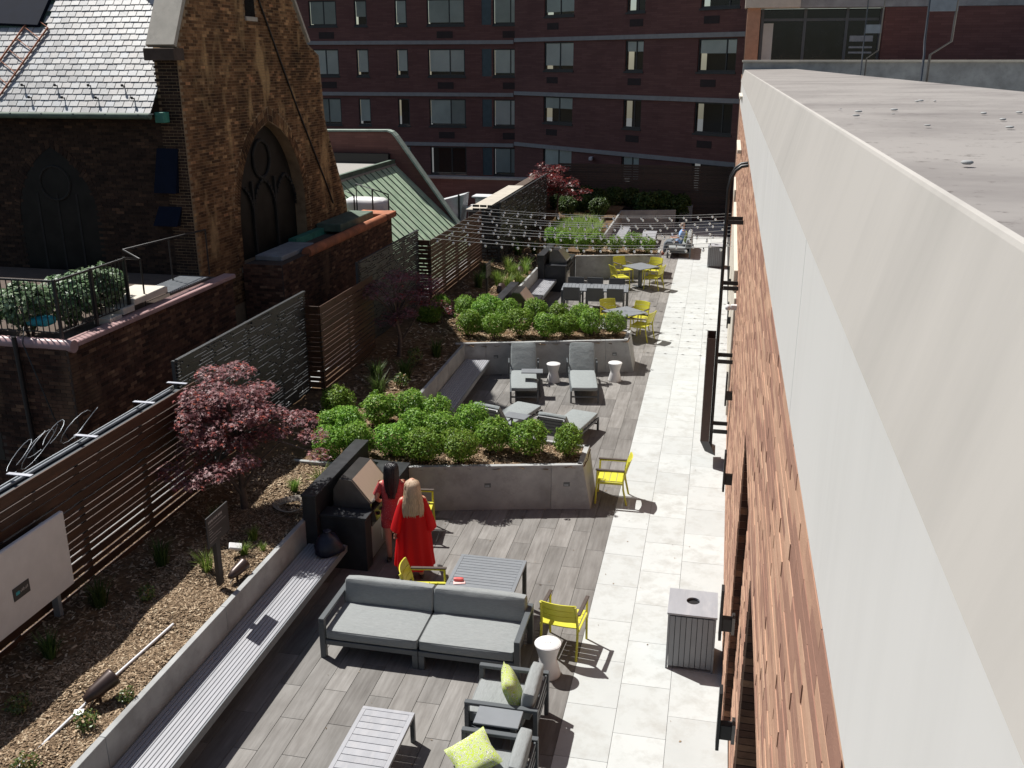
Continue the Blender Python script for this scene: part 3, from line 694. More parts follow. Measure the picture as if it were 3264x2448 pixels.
# sofa: local front is -y, origin at the middle of its length
def piping(x0, x1, y0, y1, z, root):
    c = kids_last(root)
    r = 0.03; pts = []
    for cx, cy_, a0 in ((x1-r, y1-r, 0), (x0+r, y1-r, 90), (x0+r, y0+r, 180), (x1-r, y0+r, 270)):
        pts += [(cx+r*math.cos(R(a0+t)), cy_+r*math.sin(R(a0+t)), z) for t in (0, 30, 60, 90)]
    MB().tube(pts+[pts[0]], 0.005, 6).build('piping', 'piping', c)
def kids_last(root): return [o for o in bpy.data.objects if o.parent == root and o.name.startswith('seat_cushion')][-1]
def make_sofa(name, width, label):
    root = thing(name, label, 'sofa'); h = width/2
    for s in (-1, 1):
        x0, x1 = (-h, -h+0.075) if s < 0 else (h-0.075, h)
        MB().box(x0, x1, 0.0, 0.94, 0.545, 0.585, 0.004).build('armrest', 'frame_grey', root)
        MB().box(x0, x1, 0.0, 0.07, 0, 0.544, 0.003).build('leg', 'frame_grey', root)
        MB().box(x0, x1, 0.87, 0.94, 0, 0.544, 0.003).build('leg', 'frame_grey', root)
    for cx in (-0.08, 0.005): MB().box(cx, cx+0.075, 0.01, 0.075, 0, 0.2, 0.002).build('leg', 'frame_grey', root)
    for a, b in ((-h+0.076, -0.005), (0.005, h-0.076)):
        MB().box(a, b, 0.01, 0.93, 0.20, 0.27, 0.004).build('seat_base', 'frame_grey', root)
        MB().cushion(a+0.004, b-0.004, 0.015, 0.78, 0.272, 0.425, 0.035, 0.012).build('seat_cushion', 'cushion', root); piping(a+0.012, b-0.012, 0.022, 0.77, 0.412, root)
        Mx = Matrix.Translation((0, 0.70, 0.40)) @ Matrix.Rotation(R(-9), 4, 'X')
        MB().cushion(a+0.003, b-0.003, 0, 0.17, 0.0, 0.37, 0.04, 0.014, Mx).build('back_cushion', 'cushion', root)
    MB().box(-h+0.076, h-0.076, 0.895, 0.925, 0.27, 0.58, 0.003).build('back_frame', 'frame_grey', root)
    return root
sofa = Fleet(make_sofa('sofa', 2.66, 'grey cushioned two-seat sofa on the near deck'))
sofa.put((-3.37, 10.05, 0), 0, 'grey cushioned two-part sofa in front of the near slatted table')
sofa.put((-1.86, 39.75, 0), R(-90), 'far grey sofa on which the man in blue sits')

def make_armchair():
    root = thing('armchair', '', 'armchair')          # front at -y, 0.78 wide
    for s in (-1, 1):
        x0, x1 = (-0.39, -0.325) if s < 0 else (0.325, 0.39)
        MB().box(x0, x1, 0, 0.84, 0.545, 0.585, 0.004).build('armrest', 'frame_grey', root)
        MB().box(x0, x1, 0, 0.05, 0, 0.544, 0.003).build('leg', 'frame_grey', root)
        MB().box(x0, x1, 0.79, 0.84, 0, 0.544, 0.003).build('leg', 'frame_grey', root)
        MB().box(x0+0.01, x1-0.01, 0.051, 0.789, 0.19, 0.245, 0.002).build('side_rail', 'frame_grey', root)
    MB().box(-0.315, 0.315, 0.02, 0.80, 0.2, 0.262, 0.004).build('seat_base', 'frame_grey', root)
    MB().cushion(-0.318, 0.318, 0.015, 0.66, 0.264, 0.425, 0.035, 0.015).build('seat_cushion', 'cushion', root); piping(-0.310, 0.310, 0.022, 0.65, 0.412, root)
    Mx = Matrix.Translation((0, 0.60, 0.40)) @ Matrix.Rotation(R(-8), 4, 'X')
    MB().cushion(-0.317, 0.317, 0, 0.15, 0, 0.36, 0.035, 0.012, Mx).build('back_cushion', 'cushion', root)
    for z in (0.32, 0.42, 0.52): MB().box(-0.324, 0.324, 0.80, 0.82, z, z+0.045, 0.002).build('back_slat', 'frame_grey', root)
    return root
ac = Fleet(make_armchair())
ac.put((-2.42, 9.18, 0), R(-90), 'grey armchair holding a patterned pillow, beside the white stool', 'near armchairs')
ac.put((-2.33, 8.0, 0), R(-90), 'grey armchair at the bottom edge of the picture', 'near armchairs')
def pillow(label, loc, rx, ry, rz, s=0.24):
    m = MB(); n = 12
    for sg in (1, -1):
        vs = []
        for i in range(n+1):
            for j in range(n+1):
                u, w = -1+2*i/n, -1+2*j/n
                k = max(0, (1-u**4)*(1-w**4))**0.55
                pin = 1-0.10*(1-abs(u*w))*(max(abs(u), abs(w)))**3
                vs.append((u*s*pin, w*s*pin, sg*0.085*k))
        m.add(vs, [(i*(n+1)+j, (i+1)*(n+1)+j, (i+1)*(n+1)+j+1, i*(n+1)+j+1)[::sg] for i in range(n) for j in range(n)], True)
    o = m.build('throw_pillow', 'pillow_cloth'); tag(o, label, 'pillow', 'throw pillows')
    o.location = loc; o.rotation_euler = (R(rx), R(ry), R(rz)); return o
pillow('green and grey patterned pillow against the armchair back by the stool', (-1.93, 9.10, 0.60), 0, 68, 14)
pillow('green and grey patterned pillow lying on the armchair at the bottom edge', (-2.12, 8.02, 0.53), 14, -20, 35)

def slat_table(name, label, w, d, z, n, along='x', leg=0.06, loc=(0, 0, 0), rz=0, mat='slat_grey', frame=0.05, inset=0.0, legh=None):
    root = thing(name, label, 'table', loc, rz)
    h, k = w/2, d/2
    for a in ((-h, h, -k, -k+frame), (-h, h, k-frame, k), (-h, -h+frame, -k+frame, k-frame), (h-frame, h, -k+frame, k-frame)):
        MB().box(a[0], a[1], a[2], a[3], z-0.04, z, 0.002).build('edge_rail', mat, root)
    for i in range(n):
        if along == 'x':
            s = (d-2*frame)/n; y = -k+frame+i*s
            MB().box(-h+frame+0.001, h-frame-0.001, y+0.004, y+s-0.004, z-0.025, z-0.002, 0.0015).build('slat', mat, root)
        else:
            s = (w-2*frame)/n; x = -h+frame+i*s
            MB().box(x+0.004, x+s-0.004, -k+frame+0.001, k-frame-0.001, z-0.025, z-0.002, 0.0015).build('slat', mat, root)
    for sx in (-1, 1):
        for sy in (-1, 1):
            x = sx*(h-leg/2-inset); y = sy*(k-leg/2-inset)
            MB().box(x-leg/2, x+leg/2, y-leg/2, y+leg/2, 0, z-0.041, 0.002).build('leg', 'frame_grey', root)
    return root
slat_table('coffee_table', 'low pale grey slatted coffee table in the foreground', 0.62, 1.3, 0.38, 11, 'x', 0.05, (-3.30, 8.10, 0), 0, 'bench_slat')
slat_table('dining_table', 'grey slatted square table behind the near sofa', 0.95, 0.9, 0.73, 11, 'x', 0.055, (-2.78, 11.40, 0), 0, 'slat_grey')
slat_table('long_dining_table', 'long dark slatted table with six grey chairs', 2.06, 1.0, 0.74, 17, 'y', 0.06, (-3.57, 29.33, 0), R(4), 'slat_grey')
def square_table(label, loc, rz):
    root = thing('square_table', label, 'table', loc, rz, 'square pedestal tables')
    MB().box(-0.45, 0.45, -0.45, 0.45, 0.715, 0.74, 0.003).build('table_top', 'slat_grey', root)
    MB().box(-0.05, 0.05, -0.05, 0.05, 0.03, 0.714).build('pedestal', 'frame_grey', root)
    MB().box(-0.33, 0.33, -0.05, 0.05, 0, 0.029, 0.003).build('foot', 'frame_grey', root)
    MB().box(-0.05, 0.05, -0.33, 0.33, 0.001, 0.03, 0.003).build('foot', 'frame_grey', root)
square_table('far square grey table ringed by four yellow chairs', (-2.46, 32.95, 0), R(48))
square_table('square grey table with yellow chairs just past the middle planter', (-2.36, 26.45, 0), R(46))

def make_yellow_chair():
    root = thing('yellow_chair', '', 'chair')         # sitter looks to +y
    for s in (-1, 1):
        x = s*0.255
        MB().tube([(x, 0.25, 0), (x, 0.235, 0.3), (x, 0.225, 0.63)], 0.017, 6, False).build('leg', 'yellow', root)
        MB().tube([(x*0.98, -0.30, 0), (x*0.96, -0.235, 0.30), (x*0.95, -0.225, 0.45), (x*0.92, -0.265, 0.65), (x*0.9, -0.33, 0.82)], 0.018, 6, False).build('leg', 'yellow', root)
        MB().tube([(x, 0.24, 0.625), (x, 0.0, 0.635), (x*0.95, -0.27, 0.64)], 0.015, 6, False).build('arm_rail', 'yellow', root)
        m = MB(); m.box(x-0.026, x+0.026, -0.25, 0.255, 0.643, 0.666, 0.006); m.build('armrest', 'arm_wood', root)
        MB().box(x-0.012, x+0.012, -0.22, 0.22, 0.39, 0.43).build('seat_rail', 'yellow', root)
    for i in range(4):
        y = -0.215+i*0.117
        m = MB(); n = 6
        vs = [(-0.235+0.47*k/n, y+dy, 0.445-0.012*math.sin(math.pi*k/n)+dz) for dz in (-0.014, 0) for dy in (0, 0.108) for k in range(n+1)]
        q = n+1; fs = []
        for k in range(n): fs += [(2*q+k, 2*q+k+1, 3*q+k+1, 3*q+k), (k, q+k, q+k+1, k+1), (k, k+1, 2*q+k+1, 2*q+k), (q+k, 3*q+k, 3*q+k+1, q+k+1)]
        fs += [(0, 2*q, 3*q, q), (n, q+n, 3*q+n, 2*q+n)]
        m.add(vs, fs); m.build('seat_slat', 'yellow', root)
    for z0, z1 in ((0.535, 0.62), (0.628, 0.722), (0.73, 0.83)):
        m = MB(); n = 8; vs = []
        for th in (0, 0.016):
            for z in (z0, z1):
                for k in range(n+1):
                    u = -1+2*k/n; lean = -0.225-0.105*((z-0.45)/0.38)**1.4
                    vs.append((0.235*u, lean-0.045*(1-u*u)-th+0.02, z+(0.006*(1-u*u) if z == 0.83 else 0)))
        q = n+1; fs = []
        for k in range(n): fs += [(k, q+k, q+k+1, k+1), (2*q+k, 2*q+k+1, 3*q+k+1, 3*q+k), (q+k, 3*q+k, 3*q+k+1, q+k+1), (k, k+1, 2*q+k+1, 2*q+k)]
        fs += [(0, 2*q, 3*q, q), (n, q+n, 3*q+n, 2*q+n)]
        m.add(vs, fs); m.build('back_slat', 'yellow', root)
    return root
yc = Fleet(make_yellow_chair()); G = 'yellow armchairs'
yc.put((-1.63, 10.98, 0), R(-6), 'yellow armchair right of the sofa, seen from behind', G)
yc.put((-1.53, 15.68, 0), R(91), 'yellow armchair standing alone at the end of the nearest planter', G)
yc.put((-3.60, 11.24, 0), R(-80), 'yellow armchair behind the sofa, drawn up to the near slatted table', G)
yc.put((-4.52, 13.72, 0), R(-82), 'yellow armchair mostly hidden behind the woman in the red gown', G)
T = Vector((-2.46, 32.95)); 
for (x, y), w in (((-3.28, 34.0), 'far left of'), ((-3.32, 32.42), 'near left of'), ((-2.02, 34.05), 'far right of'), ((-1.76, 32.72), 'near right of')):
    d = (T-Vector((x, y))).normalized(); p = Vector((x, y))+d*0.24
    yc.put((p.x, p.y, 0), face(d.x, d.y), 'yellow armchair '+w+' the far square table', G)
T = Vector((-2.36, 26.45))
for (x, y), w in (((-2.94, 27.42), 'far left of'), ((-1.97, 27.32), 'far right of'), ((-1.64, 26.2), 'near right of')):
    d = (T-Vector((x, y))).normalized(); p = Vector((x, y))+d*0.24
    yc.put((p.x, p.y, 0), face(d.x, d.y), 'yellow armchair '+w+' the square table past the middle planter', G)

def make_sling_chair():
    root = thing('sling_chair', '', 'chair')          # sitter looks to +y
    for s in (-1, 1):
        x = s*0.245
        MB().box(x-0.015, x+0.015, 0.20, 0.235, 0, 0.64).build('leg', 'frame_grey', root)
        MB().tube([(x, -0.27, 0), (x, -0.24, 0.42), (x, -0.32, 0.86)], 0.017, 6, False).build('leg', 'frame_grey', root)
        MB().box(x-0.022, x+0.022, -0.26, 0.24, 0.641, 0.662, 0.003).build('armrest', 'frame_grey', root)
    MB().box(-0.23, 0.23, -0.24, 0.23, 0.43, 0.447, 0.003).build('seat', 'sling', root)
    m = MB(); m.add([(-0.228, -0.235, 0.47), (0.228, -0.235, 0.47), (0.228, -0.318, 0.85), (-0.228, -0.318, 0.85), (-0.228, -0.25, 0.466), (0.228, -0.25, 0.466), (0.228, -0.333, 0.846), (-0.228, -0.333, 0.846)],
                    [(0, 1, 2, 3), (7, 6, 5, 4), (3, 2, 6, 7), (0, 4, 5, 1), (0, 3, 7, 4), (1, 5, 6, 2)]); m.build('backrest', 'sling', root)
    MB().tube([(-0.245, -0.32, 0.86), (0.245, -0.32, 0.86)], 0.016, 6, False).build('top_rail', 'frame_grey', root)
    return root
sc = Fleet(make_sling_chair()); G = 'grey chairs at the long table'
for i, x in enumerate((-4.24, -3.52, -2.90)):
    sc.put((x, 28.93+0.03*i, 0), R(4), 'dark grey chair on the near side of the long table, '+['left', 'middle', 'right'][i], G)
for i, x in enumerate((-4.27, -3.66, -2.96)):
    sc.put((x, 29.78+0.04*i, 0), R(184), 'dark grey chair on the far side of the long table, '+['left', 'middle', 'right'][i], G)

def make_lounger(tilt=30):
    root = thing('sun_lounger', '', 'lounger')        # foot end at +y, hinge at the origin
    W = 0.31
    for s in (-1, 1):
        x = s*W
        MB().box(x-0.02, x+0.02, -0.55, 1.33, 0.24, 0.285, 0.003).build('side_rail', 'frame_grey', root)
        MB().box(x-0.02, x+0.02, 1.29, 1.33, 0, 0.239).build('leg', 'frame_grey', root)
        MB().box(x-0.02, x+0.02, -0.55, -0.51, 0, 0.239).build('leg', 'frame_grey', root)
        xa = x+s*0.045
        MB().box(xa-0.018, xa+0.018, -0.42, -0.05, 0.53, 0.555, 0.003).build('armrest', 'frame_grey', root)
        MB().box(xa-0.018, xa+0.018, -0.42, -0.39, 0.2, 0.529).build('arm_post', 'frame_grey', root)
        MB().box(xa-0.018, xa+0.018, -0.08, -0.05, 0.2, 0.529).build('arm_post', 'frame_grey', root)
    MB().box(-W+0.02, W-0.02, 1.285, 1.315, 0.13, 0.16).build('stretcher', 'frame_grey', root)
    for i in range(7): MB().box(-W+0.021, W-0.021, 0.05+i*0.18, 0.14+i*0.18, 0.262, 0.284).build('seat_slat', 'frame_grey', root)
    MB().cushion(-W+0.012, W-0.012, 0.0, 1.33, 0.286, 0.385, 0.03, 0.012).build('seat_cushion', 'lounge_cushion', root)
    Mx = Matrix.Translation((0, 0.0, 0.32)) @ Matrix.Rotation(R(tilt), 4, 'X')
    MB().cushion(-W+0.012, W-0.012, -0.10, 0.0, 0.0, 0.74, 0.03, 0.012, Mx).build('back_cushion', 'lounge_cushion', root)
    for i in range(6): MB().box(-W+0.03, W-0.03, -0.125, -0.104, 0.06+i*0.115, 0.155+i*0.115, 0.002, Mx).build('back_slat', 'frame_grey', root)
    for s in (-1, 1): MB().box(s*(W-0.028)-0.014, s*(W-0.028)+0.014, -0.16, -0.126, 0.0, 0.74, 0.002, Mx).build('back_rail', 'frame_grey', root)
    return root
lg = Fleet(make_lounger()); G = 'sun loungers'
lg.put((-4.31, 21.62, 0), face(0.21, -0.98), 'grey sun lounger facing the camera, left of the pair by the middle planter', G)
lg.put((-2.93, 21.92, 0), face(0.185, -0.98), 'grey sun lounger facing the camera, right of the pair by the middle planter', G)
lg = Fleet(make_lounger(36))
lg.put((-4.12, 18.06, 0), face(0.30, 0.95), 'grey sun lounger seen from behind, left of the pair behind the near shrubs', G)
lg.put((-2.78, 17.80, 0), face(0.23, 0.97), 'grey sun lounger seen from behind, right of the pair behind the near shrubs', G)
def make_ctable():
    root = thing('side_table', '', 'side table')
    MB().box(-0.25, 0.25, -0.15, 0.15, 0.575, 0.60, 0.005).build('table_top', 'slat_grey', root)
    MB().box(0.14, 0.20, -0.03, 0.03, 0.021, 0.574, 0.002).build('post', 'frame_grey', root)
    MB().box(-0.17, 0.21, -0.13, 0.13, 0, 0.02, 0.003).build('base', 'frame_grey', root)
    return root
ct = Fleet(make_ctable()); G = 'C-shaped side tables'
ct.put((-3.97, 20.93, 0), R(10), 'small grey side table over the left lounger that faces the camera', G)
ct.put((-3.72, 17.93, 0), R(-14), 'small grey side table at the left lounger behind the near shrubs', G)
ct.put((-1.98, 8.60, 0), R(0), 'small grey side table between the two armchairs', G)
def make_stool():
    root = thing('drum_stool', '', 'stool')
    MB().lathe([(0.001, 0.0), (0.165, 0.0), (0.168, 0.02), (0.118, 0.20), (0.112, 0.24), (0.12, 0.28), (0.165, 0.435), (0.172, 0.45), (0.165, 0.458)], 32).build('body', 'white_plastic', root)
    MB().lathe([(0.001, 0.459), (0.158, 0.459), (0.154, 0.463), (0.001, 0.4635)], 32, cap=False).build('seat', 'white_plastic', root)
    for a in (-0.035, 0.0, 0.035): MB().box(a-0.007, a+0.007, -0.006, 0.006, 0.4637, 0.4645).build('slot', 'frame_grey', root)
    return root
st = Fleet(make_stool()); G = 'white hourglass stools'
st.put((-1.73, 10.32, 0), R(10), 'white hourglass stool between the sofa and the near armchair', G)
st.put((-3.65, 22.03, 0), 0, 'white hourglass stool between the two loungers that face the camera', G)
st.put((-2.19, 22.43, 0), 0, 'white hourglass stool right of the loungers, by the planter end', G)

def make_bin():
    root = thing('litter_bin', '', 'bin')
    for a in ((-0.3, -0.275), (0.275, 0.3)):
        for b in ((0, 0.025), (0.575, 0.6)): MB().box(a[0], a[1], b[0], b[1], 0, 0.80).build('corner_post', 'slat_grey', root)
    MB().box(-0.262, 0.262, 0.035, 0.565, 0.06, 0.79).build('liner', 'black_metal', root)
    n = 8; w = 0.55/n
    for i in range(n):
        for y in (0.003, 0.575): MB().box(-0.275+i*w+0.004, -0.275+(i+1)*w-0.004, y, y+0.02, 0.05, 0.775).build('slat', 'slat_grey', root)
        for x in (-0.297, 0.277): MB().box(x, x+0.02, 0.025+i*w+0.004, 0.025+(i+1)*w-0.004, 0.05, 0.775).build('slat', 'slat_grey', root)
    m = MB(); N = 40; z0, z1 = 0.801, 0.825; cx, cyc, rr_ = 0.0, 0.34, 0.085
    inner = [(cx+rr_*math.cos(2*math.pi*k/N), cyc+rr_*math.sin(2*math.pi*k/N)) for k in range(N)]
    def sq(t):
        c, s = math.cos(t), math.sin(t); k = 1/max(abs(c), abs(s)); x, y = c*k*0.31, s*k*0.31
        return (x, 0.3+y)
    outer = [sq(2*math.pi*(k+0.0)/N) for k in range(N)]
    vs = [(*p, z1) for p in inner]+[(*p, z1) for p in outer]+[(*p, z0) for p in inner]+[(*p, z0) for p in outer]; fs = []
    for k in range(N):
        j = (k+1) % N
        fs += [(k, N+k, N+j, j), (2*N+k, 2*N+j, 3*N+j, 3*N+k), (N+k, 3*N+k, 3*N+j, N+j), (k, j, 2*N+j, 2*N+k)]
    m.add(vs, fs); m.build('lid', 'bench_slat', root)
    return root
bn = Fleet(make_bin()); G = 'slatted litter bins'
bn.put((0.03, 10.75, 0), 0, 'grey slatted litter bin with round hole against the near brick wall', G)
bn.put((0.06, 36.86, 0), 0, 'grey slatted litter bin far down the sunlit white walkway', G)
bn.put((-1.48, 47.4, 0), 0, 'dark slatted litter bin in the shade at the far end of the terrace', G)
slat_table('low_table', 'low grey table between the far bench and the far sofa', 0.6, 2.4, 0.38, 12, 'x', 0.05, (-2.8, 41.4, 0), R(1), 'bench_slat')

# things on the near table
o = MB().box(-0.08, 0.08, -0.04, 0.04, 0, 0.012, 0.003).build('phone_case', 'pale_pink'); tag(o, 'pale pink phone case lying on the near slatted table', 'phone'); o.location = (-3.08, 11.06, 0.7285); o.rotation_euler = (0, 0, R(18))
o = MB().cushion(-0.065, 0.065, -0.028, 0.028, 0, 0.04, 0.015, 0.004).build('purse', 'pink'); tag(o, 'small red purse on the near slatted table', 'purse'); o.location = (-3.10, 11.10, 0.7405); o.rotation_euler = (0, 0, R(8))

# ------------------------------------------------------------------ grill islands
def island(label, glabel, y0, x0=-5.82, y_len=2.16, back0=-0.12):
    root = thing('grill_counter', label, 'counter', (x0, y0, 0))
    xr = 0.97
    MB().box(0, 0.22, back0, y_len, 0, 1.22, 0.006).build('back_wall', 'black_stone', root)
    MB().box(-0.012, 0.232, back0-0.012, y_len+0.012, 1.222, 1.262, 0.004).build('back_cap', 'black_stone', root)
    MB().box(0.221, xr-0.03, 0.01, 0.26, 0, 0.87, 0.003).build('near_cabinet', 'black_stone', root)
    MB().box(0.225, xr, -0.02, 0.275, 0.872, 0.91, 0.004).build('near_counter', 'black_stone', root)
    MB().box(0.221, xr-0.03, 1.20, y_len-0.01, 0, 0.87, 0.003).build('far_cabinet', 'black_stone', root)
    MB().box(0.225, xr, 1.19, y_len, 0.872, 0.91, 0.004).build('far_counter', 'black_stone', root)
    MB().box(0.221, xr-0.10, 0.261, 1.199, 0.0, 0.62, 0.003).build('grill_base', 'black_stone', root)
    g = thing('grill', glabel, 'grill', (x0, y0, 0)); 
    def prof(pts, ya, yb, name, mat, b=0):
        m = MB(); n = len(pts)
        vs = [(x, ya, z) for x, z in pts]+[(x, yb, z) for x, z in pts]
        fs = [tuple(range(n)), tuple(range(2*n-1, n-1, -1))]+[(i, n+i, n+(i+1) % n, (i+1) % n) for i in range(n)]
        return m.add(vs, fs).build(name, mat, g)
    prof([(0.30, 0.63), (0.95, 0.63), (0.95, 0.905), (0.30, 0.905)], 0.28, 1.18, 'firebox', 'dark_steel')
    prof([(0.33, 0.908), (0.935, 0.908), (0.935, 1.0), (0.64, 1.365), (0.45, 1.375), (0.34, 1.2)], 0.285, 0.325, 'hood_side', 'dark_steel')
    prof([(0.33, 0.908), (0.935, 0.908), (0.935, 1.0), (0.64, 1.365), (0.45, 1.375), (0.34, 1.2)], 1.135, 1.175, 'hood_side', 'dark_steel')
    prof([(0.932, 0.985), (0.945, 1.0), (0.645, 1.375), (0.63, 1.365)], 0.326, 1.134, 'hood_front', 'steel')
    prof([(0.63, 1.365), (0.645, 1.375), (0.45, 1.385), (0.34, 1.205), (0.35, 1.2), (0.455, 1.372)], 0.326, 1.134, 'hood_top', 'dark_steel')
    hb = MB().tube([(0.965, 0.36, 1.03), (0.965, 1.10, 1.03)], 0.014).build('handle', 'steel', g)
    prof([(0.951, 0.70), (1.02, 0.72), (0.99, 0.90), (0.951, 0.903)], 0.285, 1.175, 'control_panel', 'dark_steel')
    for i in range(5):
        y = 0.40+i*0.165
        MB().lathe([(0.001, 0), (0.03, 0), (0.026, 0.03), (0.001, 0.031)], 14, Mx=Matrix.Translation((1.006, y, 0.81)) @ Matrix.Rotation(R(82), 4, 'Y')).build('knob', 'black_metal', g)
    for a, b_ in ((0.29, 0.725), (0.735, 1.17)):
        d = MB().box(0.90, 0.93, a, b_, 0.08, 0.61, 0.004).build('door', 'steel', g)
        MB().tube([(0.95, (b_-0.05 if a < 0.5 else a+0.05), 0.2), (0.95, (b_-0.05 if a < 0.5 else a+0.05), 0.5)], 0.01).build('handle', 'steel', d)
    return root, g
island('black stone grill counter at the end of the foreground bench', 'steel barbecue grill in front of the two women', 12.3)
island('black stone grill counter half hidden behind the middle shrubs', 'steel grill half hidden behind the middle shrubs', 25.1)
island('black stone grill counter left of the far planter', 'steel grill beyond the bench, left of the far planter', 31.62)
m = MB(); rgs = []
for i, (z, r) in enumerate(((0, 0.17), (0.05, 0.22), (0.16, 0.2), (0.27, 0.13), (0.33, 0.05), (0.36, 0.06))):
    rgs.append([Vector((r*(1+0.18*math.sin(3*a+i))*math.cos(a), r*(1+0.15*math.cos(4*a+i))*math.sin(a), z)) for a in [2*math.pi*k/18 for k in range(18)]])
m.loft(rgs); o = m.build('rubbish_bag', 'blue_bag'); o.location = (-5.35, 11.98, 0.45); tag(o, 'dark blue rubbish bag on the bench end beside the near grill counter', 'bag')

# ------------------------------------------------------------------ garden fittings
def plant_sign(label, x, y, zb, ln):
    root = thing('garden_sign', label, 'sign', (x, y, zb)); off = (0, 0, 0)
    MB().box(-0.05, 0.01, -0.05, 0.05, -0.1, 0.62, 0.003).build('post', 'sign_dark', root)
    p = MB().box(0.011, 0.03, -0.26, 0.30, 0.56, 0.98, 0.003).build('panel', 'sign_dark', root)
    if ln:
        m = MB()
        for a, b_ in ((-0.22, -0.10), (-0.085, 0.02), (0.035, 0.14)): 
            for q in range(5): m.box(0.0305, 0.0315, a+(b_-a)*q/5, a+(b_-a)*(q+0.72)/5, 0.885+0.006*(q % 2), 0.918)
        m.build('heading', 'sign_text', p)
        for z, e in ((0.845, 0.14), (0.80, 0.22), (0.765, -0.15), (0.735, -0.12), (0.695, 0.09), (0.655, 0.06), (0.615, -0.04)):
            MB().box(0.0305, 0.0315, -0.22, e, z, z+0.007).build('text_line', 'sign_text', p)
    return root
plant_sign('dark garden sign with lines of small print by the pink maple', -6.12, 10.22, 0.92, True)
plant_sign('dark garden sign on a post in the bed beyond the middle planter', -6.5, 27.1, 0.86, True)
def spot(label, loc, rz, tilt=12, s=1.0):
    root = thing('garden_spotlight', label, 'spotlight', loc, rz, 'bronze garden spotlights')
    MB().tube([(0, 0, -0.05), (0, 0, 0.10*s)], 0.018).build('stake', 'bronze', root)
    Mx = Matrix.Translation((0, -0.02, 0.16*s)) @ Matrix.Rotation(R(90-tilt), 4, 'X')
    MB().lathe([(0.001, -0.17*s), (0.035*s, -0.16*s), (0.065*s, -0.07*s), (0.085*s, 0.13*s), (0.088*s, 0.15*s), (0.08*s, 0.15*s), (0.07*s, 0.10*s), (0.001, 0.10*s)], 24, Mx=Mx, cap=False).build('housing', 'bronze', root)
    MB().tube([(0.0, 0, 0.08*s), (0.02, 0.05, 0.07*s), (0.03, 0.10, 0.02), (0.03, 0.12, -0.03)], 0.009).build('cord', 'hose', root)
    return root
spot('bronze garden spotlight beside the near garden sign', (-6.02, 10.45, bed_z(-6.02, 10.45)), R(165))
spot('bronze garden spotlight beside the white pipe in the foreground bed', (-6.24, 7.72, bed_z(-6.24, 7.72)), R(155), 16, 1.2)
spot('grey garden spotlight in the grass behind the far bench wall', (-6.1, 29.9, 0.8), R(190), 10, 1.3)
spot('dark garden spotlight behind the half-hidden grill counter', (-6.15, 27.2, 0.8), R(180), 10, 1.4)
spot('garden spotlight on bare mulch in the far bed', (-4.75, 40.6, 0.8), R(170), 10, 1.4)
m = MB().tube([(-6.23, 9.2, 0.83), (-6.31, 8.0, 0.835), (-6.33, 7.4, 0.83), (-6.37, 6.0, 0.835), (-6.38, 5.2, 0.83)], 0.017, 8); tag(m.build('irrigation_pipe', 'white_paint'), 'thin white pipe lying along the foreground mulch bed', 'pipe')
root = thing('hose_coil', 'coil of beige hose on the soil behind the near grill counter', 'hose', (-6.2, 12.55, 0.86))
for i in range(5): MB().tube([((0.17+0.02*i)*math.cos(a), (0.2+0.02*i)*math.sin(a), 0.012*i+0.02*math.sin(2*a)) for a in [2*math.pi*k/20 for k in range(20)]], 0.009, 6).build('loop', 'hose', root)
o = MB().box(-0.09, 0.09, -0.06, 0.06, 0, 0.05, 0.01).build('junction_box', 'white_plastic'); o.location = (-6.32, 11.0, 0.93); o.rotation_euler = (R(18), R(15), R(30)); tag(o, 'white plastic box lying in the grass behind the near sign', 'box')
o = MB().box(-0.05, 0.05, -0.035, 0.035, 0, 0.006).build('plant_tag', 'white_plastic'); o.location = (-6.25, 7.38, 0.89); o.rotation_euler = (R(20), 0, R(20)); tag(o, 'small white plant tag beside the foreground spotlight', 'tag')
# white board with a small plaque in front of the near fence
root = thing('display_board', 'white board with small dark plaque leaning against the near wood fence', 'board', (-7.5, 7.9, 1.2)); off = (-7.5, 7.9, 1.2)
MB().box(-7.56, -7.50, 5.6, 9.17, 1.27, 2.26, 0.012).build('panel', 'canvas', root, off)
for y in (6.0, 8.9): MB().box(-7.65, -7.561, y, y+0.06, 0.8, 2.2).build('support', 'galv', root, off)
pq = MB().box(-7.499, -7.492, 8.15, 8.42, 1.60, 1.76, 0.002).build('plaque', 'sign_dark', root, off)
MB().box(-7.4915, -7.4905, 8.19, 8.25, 1.66, 1.70).build('emblem', 'teal', pq, off)
m = MB()
for i in range(6): m.box(-7.4915, -7.4905, 8.265+i*0.022, 8.279+i*0.022, 1.665+0.006*(i % 2), 1.69+0.008*((i*7) % 3))
m.build('lettering', 'sign_text', pq, off)
